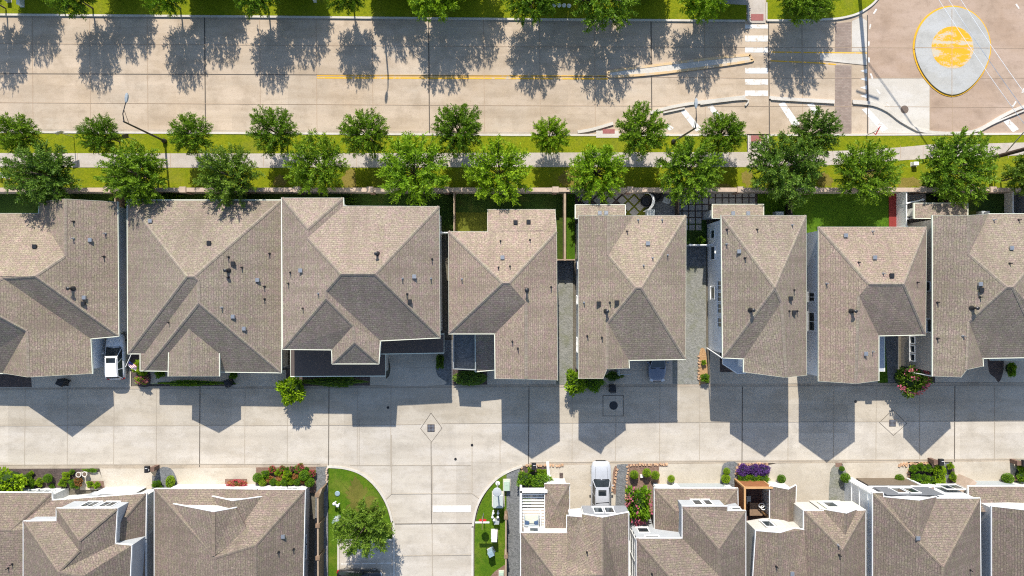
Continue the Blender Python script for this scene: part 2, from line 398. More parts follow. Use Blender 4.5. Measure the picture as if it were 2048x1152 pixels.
# painted markings
lines('yellow_line', [[(633,150.5),(1216,152.5),.16],[(633,155.5),(1216,157.5),.16]], YEL, road)
lines('yellow_line', [[(1541,104),(1735,106),.12],[(1541,121.5),(1640,126),(1672,129),.12]], YEL, road)
mb = MB()
for y0, y1 in ((49,57),(71,83),(94,105),(135.5,147),(158.5,169.5),(181,192)):
    mb.prism(PP([(1490,y0),(1536,y0),(1536,y1),(1490,y1)], .012), -.02, .012)
obj('crosswalk_bar', mb, WHP, road)
mb = MB()
for y in (142,158,175,192):
    mb.prism(PP([(1720,y),(1734,y-4.5),(1734,y+4.5)], .012), -.02, .012)
obj('yield_triangle', mb, WHP, road)
mb = MB()
for (x,y),(x2,y2) in (((1747,28),(1753,18)),((1739,59),(1741,48)),((1737,92),(1737.5,83)),((1738,125),(1737.5,115)),((1745,157),(1741,147)),((1760,188),(1753,178)),((1780,214),(1772,205)),((2032,8),(2038,18)),((2049,176),(2044,186)),((2032,203),(2025,213))):
    mb.sweep(PP([(x,y),(x2,y2)]), .16, -.02, .013)
obj('white_dash', mb, WHP, plaza)
mb = MB()
for q in ([(1361,223),(1371,219),(1404,258),(1392,263)],[(1415,214),(1425,210),(1448,240),(1440,247)],[(1557,208),(1569,204),(1600,248),(1588,256)],[(1614,209),(1626,206),(1642,228),(1632,234)],[(1723,218),(1736,216),(1776,258),(1764,264)],[(2007,243),(2018,238),(2038,258),(2026,265)],[(1325,250),(1336,248),(1348,256),(1340,262)]):
    mb.prism(PP(q, .013), -.02, .013)
obj('hatched_stripe', mb, WHPF, road)
mb = MB(); mb.lathe(P(1809,219), [(.40,-.02),(.40,.016)], 20); mh = obj('manhole_cover', mb, simple('rusty_iron', (.15,.11,.085), .7, .2, 6)); tag(mh, 'round iron manhole cover in the red road below the teardrop island', 'manhole cover')
# kerbs
topk = [(-600,26),(-60,29.5),(512,34),(1024,39),(1490,42.5)]
def kerb(name, px, w=.17, h=.14, m=CURB):
    mb = MB(); mb.sweep(PP(px), w, -.05, h); return struct(name, mb, m)
kerb('curb', topk, .2)
rc = curve([(1533,41.5),(1600,41.5),(1650,39.5),(1680,37),(1712,29),(1735,16),(1750,3),(1760,-14),(1764,-60),(1764,-200)])
kerb('curb', rc, .2)
kerb('curb', [(-600,260),(0,264.5),(512,266.8),(1024,270.5),(1492,270.5)], .2)
kerb('curb', [(1540,270.5),(1740,270),(2048,268),(2600,266)], .2)
# bulb-out kerbs in the parking lane
for c in ([(1155,264.5),(1185,259),(1226,247)],[(1300,226),(1345,214),(1400,205),(1490,194)],[(1538,195),(1560,197.5),(1668,203.5)],[(1704,203),(1735,206),(1765,216),(1800,241),(1830,258),(1862,265),(1905,267),(1945,263),(1975,250),(2005,232),(2048,213),(2120,196)]):
    kerb('curb', curve(c), .30, .15)
for c in ([(1326,226),(1369,217)],[(1400,209),(1490,199),(1490,212)],[(1541,199),(1668,206.5)],[(1705,207),(1745,211),(1775,224),(1800,243),(1838,264)],[(1955,264),(1990,245),(2048,221)]):
    kerb('curb', curve(c, 4), .15, .17)
# median island
isl = curve([(1218,148.5),(1222,143.5),(1300,133),(1400,120.5),(1490,111.5),(1499,113),(1501,118),(1497,123),(1400,137),(1300,149),(1224,153.5)], 5, True)
mb = MB(); mb.sweep(PP(isl), .24, -.05, .15, closed=True); ik = struct('median_curb', mb, worn_paint('worn_curb_paint', (.60,.42,.22), (.52,.42,.31), .4))
mb = MB(); mb.prism(PP(isl), -.05, .12); struct('median_island', mb, CURB)
# teardrop island with worn yellow disc
td = []
for i in range(72):
    a = 2*math.pi*i/72; x = math.sin(a); y = -math.cos(a)         # y down the picture
    yy = y
    if y > 0:
        w = 1.0-.0*y; yy = y*1.27; xx = x*(1-.17*math.sin(math.pi*min(1,y))**1.5*1.0)
        # pointed but rounded lower end
        xx = 75*math.sin(a)*(1-.20*y*(1-abs(x))**.2)
    else: xx = 75*x
    td.append((1903.5+xx, 97+ (82*yy if y <= 0 else 75*1.24*y)))
mb = MB(); mb.prism(PP(td), -.05, .16); tdo = struct('teardrop_island', mb, ISLAND)
mb = MB(); mb.sweep(PP([(1903.5+(x-1903.5)*1.024, 100+(y-100)*1.022) for x, y in td]), .16, -.05, .05, closed=True); obj('yellow_curb', mb, YELO, tdo)
mb = MB(); mb.lathe(P(1905,95,.16), [(2.1,-.02),(2.1,.006)], 48); obj('yellow_disc', mb, YELW, tdo)
lines('joint', [[(1828,95),(1979,96),.05],[(1904,18),(1904,191),.05]], JOINTL, tdo, z=.172)

# --- north verge
sheet('lawn', [(-600,-400),(1493,-400),(1493,41)]+topk[::-1][1:], .10, GRASS)
sheet('lawn', [(1534,-400)]+[(1763,-400)]+rc[::-1], .10, GRASS)
sheet('crossing_path', [(1497,-300),(1531,-300),(1531,46),(1497,46)], .06, WALK)
sheet('crossing_path', [(1400,-10),(1497,-6),(1497,10),(1440,7),(1400,4)], .115, WALK)
sheet('tactile_paving', [(1502,28),(1527,28),(1527,41),(1502,41)], .075, REDP)
kerb('curb', [(1495.5,10),(1495.5,42)], .12, .16); kerb('curb', [(1532.5,6),(1532.5,42)], .12, .16)
# --- south verge: grass, sidewalk, grass
sheet('lawn', [(-600,262),(0,266),(512,268.5),(1024,272),(1494,272),(1494,306),(1690,306),(1790,296),(1690,304),(1494,306),(1024,306),(512,307),(-600,307)], .10, GRASS)
sheet('lawn', [(1539,272),(2048,270),(2600,268),(2600,284),(2048,286),(1985,287),(1860,289),(1795,296),(1690,303),(1539,304)], .10, GRASS)
sw_n = [(-600,306),(0,306),(512,307),(1024,305.5),(1497,304),(1640,302.5),(1700,301),(1795,295),(1860,289),(1985,286.5),(2048,285),(2600,280)]
sw_s = [(2600,304),(2048,310),(1985,313),(1860,317),(1795,321),(1700,328),(1640,331),(1497,334),(1024,334),(512,335.5),(0,334.5),(-600,334)]
sheet('sidewalk', sw_n+sw_s, .11, WALK)
sheet('crossing_path', [(1498,271),(1533,271),(1533,304),(1498,304)], .085, WALK)
sheet('tactile_paving', [(1502,271),(1527,271),(1527,283),(1502,283)], .095, REDP)
kerb('curb', [(1496,271),(1496,304)], .12, .15); kerb('curb', [(1535,271),(1535,304)], .12, .15)
mb = MB()
for x in range(-340, 2400, 62): 
    if x < 1650: mb.sweep(PP([(x,306.5),(x,334.5)]), .04, .05, .116)
for x in (1665,1710,1755,1800,1845,1905,1960,2015,2070): 
    mb.sweep(PP([(x,302 if x<1750 else 292),(x,330 if x<1750 else 317)]), .04, .05, .116)
struct('sidewalk_joint', mb, JOINTL)
sheet('lawn', [(-600,334.5)]+sw_s[::-1][1:]+[(2600,384),(-600,384)], .09, GRASS)
def patch(name, px, z, mat, n=28, seed=0, rough=.18):
    rng = random.Random(seed); cx, cy, rx, ry = px; pts = []
    ph = [rng.uniform(0, 6.28) for _ in range(4)]
    n = 110
    for i in range(n):
        a = 2*math.pi*i/n; k = 1+rng.uniform(-.22,.12)+1.6*rough*(math.sin(2*a+ph[0])*.5+math.sin(3*a+ph[1])*.4+math.sin(7*a+ph[2])*.25)
        pts.append((cx+rx*k*math.cos(a), cy+ry*k*math.sin(a)))
    return sheet(name, pts, z, mat)
DRYG = grass_mat('dry_grass', (.30,.23,.065), (.24,.20,.045), (.20,.17,.03), dryness=.7)
for i, q in enumerate([(700,362,16,22),(1142,358,22,20),(1180,372,40,6),(1495,356,10,18),(1650,360,14,16),(1745,350,20,14),(1440,374,30,6),(1820,365,24,12),(560,362,12,14)]):
    patch('dry_grass', q, .094+.0007*i, DRYG, seed=i)
SOIL = gravel_mat('tree_pit_soil', (.11,.075,.05), (.17,.115,.08), mossf=0)
# storm inlet
mb = MB(); mb.prism(PP([(1192,262),(1237,262),(1237,276),(1192,276)]), -.05, .145); mb2 = MB(); mb2.prism(PP([(1205,259),(1229,259),(1229,268),(1205,268)]), -.05, .150)
t = thing('storm_inlet', 'concrete storm inlet with rusty red plate in the south kerb', 'storm drain', P(1215,268)); obj('slab', mb, CURB, t); obj('plate', mb2, REDP, t)

# --- the alley between the house rows
aN = [(-600,776),(0,774),(640,771),(910,769.5),(1120,768.5),(2048,765),(2600,763)]
aS_l = [(655,933),(600,934),(500,936),(0,937.5),(-600,939)]
aS_r = [(2600,921),(2048,923),(1990,923),(1600,926),(1300,927.5),(1130,930),(1045,932)]
lcur = curve([(655,933),(690,936),(722,947),(750,970),(772,1003),(784,1040),(788,1080),(788,1400)])
rcur = curve([(1045,932),(1018,942),(992,958),(968,985),(953,1015),(946,1050),(945,1090),(945,1400)])
alley = sheet('alley', aN+aS_r+rcur[1:]+lcur[::-1][:-1]+aS_l, 0, ALLEY)
sheet('alley', aN+[(2600,842),(2048,843),(1100,847),(884,848),(842,849),(600,851),(-600,853)], .0035, ALLEYN, z0=-.03)
sheet('gutter_pan', aS_l+[(-600,932),(0,930.5),(500,929),(600,928),(655,927)], .006, GUT, z0=-.03)
sheet('gutter_pan', aS_r+[(1060,925.5),(1130,924),(1300,921.5),(1600,920),(1990,917),(2600,915)], .006, GUT, z0=-.03)
sheet('gutter_pan', aN+[(2600,769),(2048,771),(1120,774.5),(910,775.5),(640,777),(0,780),(-600,782)], .0045, GUT, z0=-.03)
segs = []; thin = []
for x, d in ((50,0),(135,0),(228,0),(313,0),(400,1),(490,0),(575,0),(658,1),(715,0),(782,0),(1058,1),(1145,0),(1232,0),(1320,0),(1400,0),(1485,1),(1577,0),(1668,0),(1753,0),(1840,0),(1910,1),(1990,0)):
    (segs if d else thin).append([(x,772),(x-1,934 if x < 1000 else 928),.075 if d else .045])
thin += [[(-400,779),(640,777),(910,775),(1120,774),(2400,770),.05],[(-400,852),(600,851),(842,849),.04],[(884,847),(1100,846),(2048,842),.04],[(-400,931),(640,928),.05],[(1060,925),(2300,917),.05]]
segs += [[(862,826),(884,856),(863,884),(841,857),(862,826),.04],[(1785,820),(1814,847),(1787,871),(1759,845),(1785,820),.04]]
segs += [[(1206,791),(1247,791),(1247,832),(1206,832),(1206,791),.06]]
segs += [[(862,884),(863,1048),.06],[(788,1048),(945,1047),.07]]
thin += [[(864,1048),(866,1300),.06],[(700,931),(942,931),.05],[(783,870),(783,988),.05],[(865,930),(865,1010),.05],[(944,871),(944,988),.05],[(783,988),(944,987),.05],[(783,988),(770,1000),.04],[(944,987),(962,1000),.04],[(790,1112),(944,1110),.05],[(1000,864),(1000,928),.05],[(718,840),(718,930),.04]]
lines('joint', segs, JOINT, alley, z=.022); lines('joint', thin, JOINTM, alley, z=.022)
mb = MB(); mb.prism(PP([(866,1011.5),(942,1011),(942,1024),(866,1024)], .024), -.02, .024); obj('stop_line', mb, STOPP, alley)
for nm, px, sz, lab in (('storm_grate',(862,856),.72,'square iron storm grate inside a joint diamond near the side street'),('storm_grate',(1785,846),.66,'square iron storm grate inside a joint diamond facing the pink crape myrtle')):
    t = thing(nm, lab, 'storm grate', P(*px)); mb = MB()
    mb.box(P(*px,.02), (sz,sz,.04)); obj('frame', mb, simple('grate_pit', (.03,.015,.012), .9), t)
    mb = MB()
    for i in range(5):
        q = P(*px,.045); d = (i-2)*sz*.19
        mb.box((q.x+d,q.y,q.z), (.035,sz*.96,.02)); mb.box((q.x,q.y+d,q.z+.001), (sz*.96,.035,.02))
    obj('bars', mb, GMETAL, t)
mb = MB(); mb.lathe(P(1227,811), [(.42,-.02),(.42,.035),(.36,.035),(.36,.042)], 24); tag(obj('manhole_cover', mb, DMETAL), 'round dark manhole cover centred in a jointed concrete square', 'manhole cover')
for px, lab in (((776,815),'small iron street valve in the shaded alley left of the diamond grate'),((944,890),'small iron street valve in sunny concrete, upper of two'),((911,918),'small iron street valve in sunny concrete, lower of two'),((1711,803),'small iron street valve in the shade before the peaked house gable')):
    mb = MB(); mb.lathe(P(*px), [(.13,-.02),(.13,.04)], 12); tag(obj('street_valve', mb, BLACK), lab, 'street valve')
kerb('curb', lcur, .22, .12); kerb('curb', rcur, .22, .12)
# lawns beside the side street
ll = curve([(657,936),(690,939.5),(720,950),(747,973),(768,1004),(780,1040),(784.5,1080)])
sheet('lawn', [(657,936)]+ll+[(784.5,1078),(677,1078),(677,1400),(657,1400)], .08, LAWN)
patch('dry_grass', (722,1000,30,34), .083, grass_mat('worn_lawn', (.135,.135,.025), (.12,.14,.02), (.16,.14,.035), dryness=.5), seed=31, rough=.3)
rl = curve([(1012,946),(993,962),(972,987),(958,1016),(950.5,1050),(949,1090)])
sheet('lawn', rl+[(949,1400),(1013,1400),(1013,946)], .08, LAWN)
sheet('mulch', curve([(1012,1133),(1000,1136),(985,1148),(975,1170),(1012,1175)],4,True), .095, REDMULCH)
sheet('dark_gravel', [(1011,950),(1040,936),(1042,1400),(1011,1400)], .05, SLATE)
pad = sheet('parking_bay', [(677,1078),(788,1078),(788,1400),(677,1400)], .02, ALLEY)
kerb('curb', [(677,1400),(677,1079),(785,1079)], .2, .13)
lines('white_line', [[(682,1128),(785,1126),.10]], WHP, pad, z=.034)
# --- north side of the alley: aprons, gravel and side yards
sheet('driveway', [(-60,744),(262,740),(262,774),(-60,776)], .03, DRIVE)
sheet('driveway', [(180,660),(262,660),(262,742),(180,742)], .032, DRIVE)
sheet('mulch', [(-60,748),(61,750),(63,774),(-60,774)], .06, MULCH)
sheet('mulch', curve([(262,712),(285,712),(300,745),(298,772),(275,770),(262,745)],4,True), .06, MULCH)
sheet('driveway', [(455,740),(572,740),(572,772.5),(455,773)], .03, DRIVE)
sheet('path', [(296,742),(470,742),(470,768),(296,768)], .028, DRIVE)
sheet('mulch', [(315,764),(458,763),(458,772),(315,772)], .055, MULCH)
sheet('mulch', [(572,740),(740,740),(740,771),(572,772)], .05, MULCH)
sheet('path', [(738,740),(772,740),(772,770),(738,770)], .035, DRIVE)
sheet('driveway', curve([(781,690),(870,690),(871,735),(876,752),(888,769.5),(769,770),(778,752),(781,735)],4,True), .03, DRIVE)
sheet('dark_gravel', [(872,680),(906,680),(906,770),(872,770)], .025, SLATE)
sheet('mulch', [(905,738),(974,738),(974,769),(905,769)], .05, MULCH)
sheet('driveway', [(974,740),(1118,740),(1118,768.5),(974,769)], .03, DRIVE)
sheet('gravel', [(1112,560),(1146,560),(1146,769),(1112,769)], .03, GRAVEL)
sheet('dark_gravel', [(1112,522),(1146,522),(1146,561),(1112,561)], .025, SLATE)  # dark patch laid in the outline of the short fence's cast shadow
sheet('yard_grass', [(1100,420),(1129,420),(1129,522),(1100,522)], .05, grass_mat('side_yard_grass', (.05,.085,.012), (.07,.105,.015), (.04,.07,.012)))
sheet('yard_grass', [(1130,386),(1150,386),(1150,520),(1130,520)], .05, YARD)
sheet('driveway', [(1205,690),(1346,690),(1346,768),(1205,768.3)], .03, DRIVE)
sheet('mulch', [(1150,735),(1206,735),(1206,768),(1150,768)], .05, MULCH)
sheet('gravel', [(1345,533),(1412,533),(1412,768),(1345,768)], .03, GRAVEL)
sheet('dark_gravel', [(1370,490),(1412,490),(1412,534),(1370,534)], .025, SLATE)  # shadow of the passage fence painted as a dark patch of ground
sheet('tan_mulch', curve([(1403,696),(1412,706),(1415,760),(1404,768),(1398,766),(1398,715)],4,True), .055, TANMULCH)
sheet('driveway', [(1420,700),(1620,700),(1620,767),(1420,767.5)], .03, DRIVE)
sheet('mulch', [(1440,700),(1465,700),(1465,744),(1440,744)], .05, MULCH)
sheet('driveway', [(1620,744),(1760,744),(1760,766),(1620,767)], .03, DRIVE)
sheet('yard_grass', [(1756,672),(1770,672),(1776,765),(1756,765.5)], .05, YARD)
sheet('dark_gravel', [(1768,665),(1797,665),(1797,765),(1773,765.5)], .045, SLATE)
sheet('mulch', [(1796,740),(1870,740),(1870,765),(1796,765)], .05, MULCH)
sheet('driveway', [(1862,700),(2060,690),(2060,764.7),(1862,765)], .03, DRIVE)
sheet('mulch', curve([(1978,700),(2005,712),(2006,745),(1998,764),(1990,755),(1978,742)],4,True), .055, MULCH)
# --- back yards under the wall
sheet('yard_grass', [(-60,386),(1130,386),(1130,470),(-60,470)], .045, grass_mat('shady_grass', (.04,.085,.014), (.06,.11,.018), (.03,.06,.012)))  # darker copy of the yard grass, wall and tree shade put into its colour
sheet('artificial_turf', [(912,425),(976,425),(976,466),(912,466)], .055, TURF)
sheet('yard_grass', [(1515,386),(1800,386),(1800,470),(1515,470)], .05, YARD)
sheet('dark_patio', [(1302,388),(1351,388),(1351,432),(1302,432)], .05, SLATE)
sheet('yard_grass', [(1372,440),(1413,440),(1413,491),(1372,491)], .05, grass_mat('side_shade_grass', (.035,.075,.014), (.05,.10,.018), (.03,.06,.012)))  # grass colour darkened for the shade between the houses
sheet('artificial_turf', [(1248,385),(1302,385),(1302,432),(1248,432)], .045, TURF)
PAV = concrete('paver_concrete', (.36,.34,.31), (.42,.40,.37), panel=(.7,.7), pv=.18, streak=0)
mb = MB(); d = 24.0                                                   # diagonal slabs, dark gaps
for i in range(9):
    for j in range(4):
        for oy in (0, 1):
            cx = 1160+i*24+oy*12; cy = 389+j*24+oy*12
            if cx > 1282 or cy > 432: continue
            if cy > 410 and cx < 1240: continue
            mb.prism(PP([(cx-9.6,cy),(cx,cy-9.6),(cx+9.6,cy),(cx,cy+9.6)]), 0, .075)
struct('patio_paving', mb, PAV)
mb = MB()
for i in range(13):
    for j in range(6):
        cx = 1357+i*13.4; cy = 389+j*13.2
        if (i > 4 and cy > 412) or cx > 1516 or (i > 3 and j > 3): continue
        mb.box(P(cx,cy,.035), (.54,.54,.08))
struct('patio_paving', mb, PAV)
sheet('patio_bed', [(1347,386),(1516,386),(1516,412),(1412,412),(1412,456),(1347,456)], .02, MULCH)
sheet('patio_bed', [(1150,386),(1250,386),(1250,412),(1150,412)], .02, MULCH)
sheet('wooden_deck', [(1778,386),(1796,386),(1796,458),(1778,458)], .12, REDDECK)
sheet('grey_patio', [(1798,386),(1852,386),(1852,470),(1798,470)], .06, WALK)
sheet('yard_grass', [(1852,386),(2010,386),(2010,440),(1852,440)], .05, grass_mat('dim_grass', (.035,.085,.02), (.05,.10,.022), (.03,.06,.015)))  # yard grass with the shade dimmed into its colour
sheet('grey_patio', [(2011,386),(2035,386),(2035,440),(2011,440)], .05, SLATE)
# --- south side of the alley: aprons and beds
def drive(px): return sheet('driveway', px, .03, DRIVE)
sheet('mulch', [(-60,937.5),(99,938),(197,937.5),(197,944),(165,944),(160,975),(-60,975)], .05, MULCH)
drive([(160,945),(198,943),(205,958),(205,980),(160,980)])
sheet('mulch', [(176,962),(207,962),(209,976),(176,976)], .058, REDMULCH)
drive([(199,937),(295,937),(310,955),(305,985),(207,985),(204,955)])
sheet('dark_gravel', curve([(318,937),(341,937),(353,957),(353,975),(340,985),(306,982),(306,968)],3,True), .05, SLATE)
drive([(341,937),(576,935),(513,936),(513,975),(513,1000),(352,1000),(354,972),(350,955)])
drive([(455,936),(514,935.5),(514,1010),(450,1010)])
sheet('mulch', [(450,958),(494,958),(494,976),(450,976)], .055, REDMULCH)
sheet('mulch', [(512,935),(632,934),(632,985),(512,985)], .055, REDMULCH)
sheet('dark_gravel', [(631,934),(656,933.5),(656,1400),(626,1400)], .05, SLATE)
sheet('red_mulch', [(1044,932.5),(1100,931),(1100,980),(1038,980)], .055, MULCH)
drive([(1099,931),(1242,928),(1242,1060),(1099,1060)])
sheet('mulch', [(1119,946),(1126,946),(1126,968),(1119,968)], .058, MULCH)
sheet('mulch', curve([(1233,932),(1238,965),(1236,985),(1226,985),(1226,945)],3,True), .06, REDMULCH)
sheet('gravel', [(1234,929),(1256,928.5),(1254,1030),(1230,1030)], .062, SLATE)
sheet('red_mulch', [(1254,928.5),(1334,927.5),(1334,933),(1318,933),(1316,1030),(1250,1030)], .055, REDMULCH)
drive([(1317,933),(1336,928),(1448,927),(1446,936),(1441,950),(1441,985),(1310,985)])
sheet('dark_gravel', curve([(1448,927),(1476,927),(1474,975),(1442,975),(1442,950)],3,True), .045, SLATE)
sheet('red_mulch', [(1475,927),(1537,926),(1537,970),(1475,970)], .05, REDMULCH)
drive([(1536,931),(1553,927),(1673,926),(1660,945),(1659,1030),(1536,1030)])
sheet('gravel', curve([(1672,928),(1683,928),(1692,945),(1697,975),(1690,1040),(1660,1040),(1660,950)],3,True), .045, GRAVEL)
sheet('brown_mulch', [(1671,926),(1684,926),(1684,934),(1671,934)], .05, REDMULCH)
drive([(1684,926),(1815,924.5),(1820,931),(1818,985),(1697,985),(1695,950)])
sheet('brown_mulch', [(1818,930),(1880,927),(1880,975),(1818,975)], .055, MULCH)
sheet('dark_gravel', [(1878,926),(1898,926),(1910,960),(1908,1000),(1880,1000)], .045, SLATE)
sheet('brown_mulch', [(1894,927),(1908,934),(1912,962),(1900,965)], .058, MULCH)
drive([(1905,924),(2035,922.5),(2032,990),(1905,990)])
sheet('brown_mulch', [(2034,928),(2160,925),(2160,980),(2030,980)], .055, MULCH)
mb = MB()                                                              # scored joints in the aprons
for s in ([(257,937),(257,985)],[(398,936),(397,976)],[(570,742),(570,772)],[(848,692),(848,770)],[(812,735),(876,735)],[(1038,742),(1038,769)],[(1285,720),(1285,768)],[(1206,741),(1346,740)],[(1178,930),(1178,1060)],[(1100,968),(1242,967)],[(1100,1003),(1242,1003)],[(1393,928),(1393,972)],[(1611,927),(1612,1020)],[(1560,961),(1659,960)],[(1742,925),(1741,972)],[(1957,924),(1957,965)],[(70,746),(70,775)],[(210,742),(210,775)],[(1560,752),(1560,768)],[(1910,742),(1910,765)],[(207,975),(305,974)],[(1099,1003),(1178,1003)]):
    mb.sweep(PP(s), .035, 0, .037)
struct('driveway_joint', mb, JOINTM)
# stone edging of the beds
mb = MB(); rng = random.Random(4)
for a, b in (((1045,934),(1040,950)),((1050,932),(1128,931)),((1256,931),(1251,1000)),((1258,930),(1336,929)),((1477,929),(1536,928)),((1474,932),(1472,950)),((1796,931),(1815,931)),((1800,928),(1872,927)),((1817,935),(1818,970)),((2033,945),(2030,975)),((1398,710),(1398,762)),((1236,935),(1224,985)),((1317,945),(1316,1000))):
    n = max(3, int(math.dist(a,b)/6))
    for i in range(n):
        t = (i+.5)/n; q = P(a[0]+(b[0]-a[0])*t+rng.uniform(-1,1), a[1]+(b[1]-a[1])*t+rng.uniform(-1,1), .08)
        mb.box(q, (rng.uniform(.2,.32), rng.uniform(.16,.24), rng.uniform(.14,.22)), rng.uniform(0,3), taper=.8)
o = struct('stone_edging', mb, simple('edging_stone', (.50,.32,.20), .9, .3, 2))
# ================================================================ HOUSES
ZE = 5.7
from mathutils.geometry import tessellate_polygon
class Roof:
    def __init__(s, ze=ZE): s.ze = ze; s.pl = {}; s.p = {}; s.px = {}
    def plane(s, name, px, ze=None, through=None, slope=None):
        "name starts with the side its eave faces: N, S, E or W"
        ze = s.ze if ze is None else ze; side = name[0]
        e = (px-1024)/20*(1-ze/H) if side in 'EW' else (576-px)/20*(1-ze/H)
        if slope is None:
            q = s.p[through]; d = {'E':e-q.x,'W':q.x-e,'N':e-q.y,'S':q.y-e}[side]; slope = (q.z-ze)/d
        s.pl[name] = (e, ze, slope)
    def zon(s, px, py, name):
        e, ze, k = s.pl[name]; X = (px-1024)/20; Y = (576-py)/20; c = name[0]
        if c == 'E': return (ze+k*(e-X))/(1-k*X/H)
        if c == 'W': return (ze+k*(X-e))/(1+k*X/H)
        if c == 'N': return (ze+k*(e-Y))/(1-k*Y/H)
        return (ze+k*(Y-e))/(1+k*Y/H)
    def pts(s, txt):
        for t in txt.split(';'):
            t = t.split()
            if not t: continue
            n, x, y, sp = t[0], float(t[1]), float(t[2]), t[3]
            if sp == 'e': z = s.ze
            elif sp[0].isdigit(): z = float(sp)
            else: zs = [s.zon(x, y, q) for q in sp.split('+')]; z = sum(zs)/len(zs)
            s.p[n] = P(x, y, z); s.px[n] = (x, y)

def inset(poly, d):
    n = len(poly); out = []
    for i in range(n):
        a, b, c = poly[i-1], poly[i], poly[(i+1)%n]
        d1 = (b-a).normalized(); d2 = (c-b).normalized()
        n1 = Vector((-d1.y, d1.x)); n2 = Vector((-d2.y, d2.x))
        k = 1+n1.dot(n2)
        out.append(b+(n1+n2)*(d/k) if k > .25 else b+(n1+n2).normalized()*d if (n1+n2).length > .1 else b+n1*d)
    return out

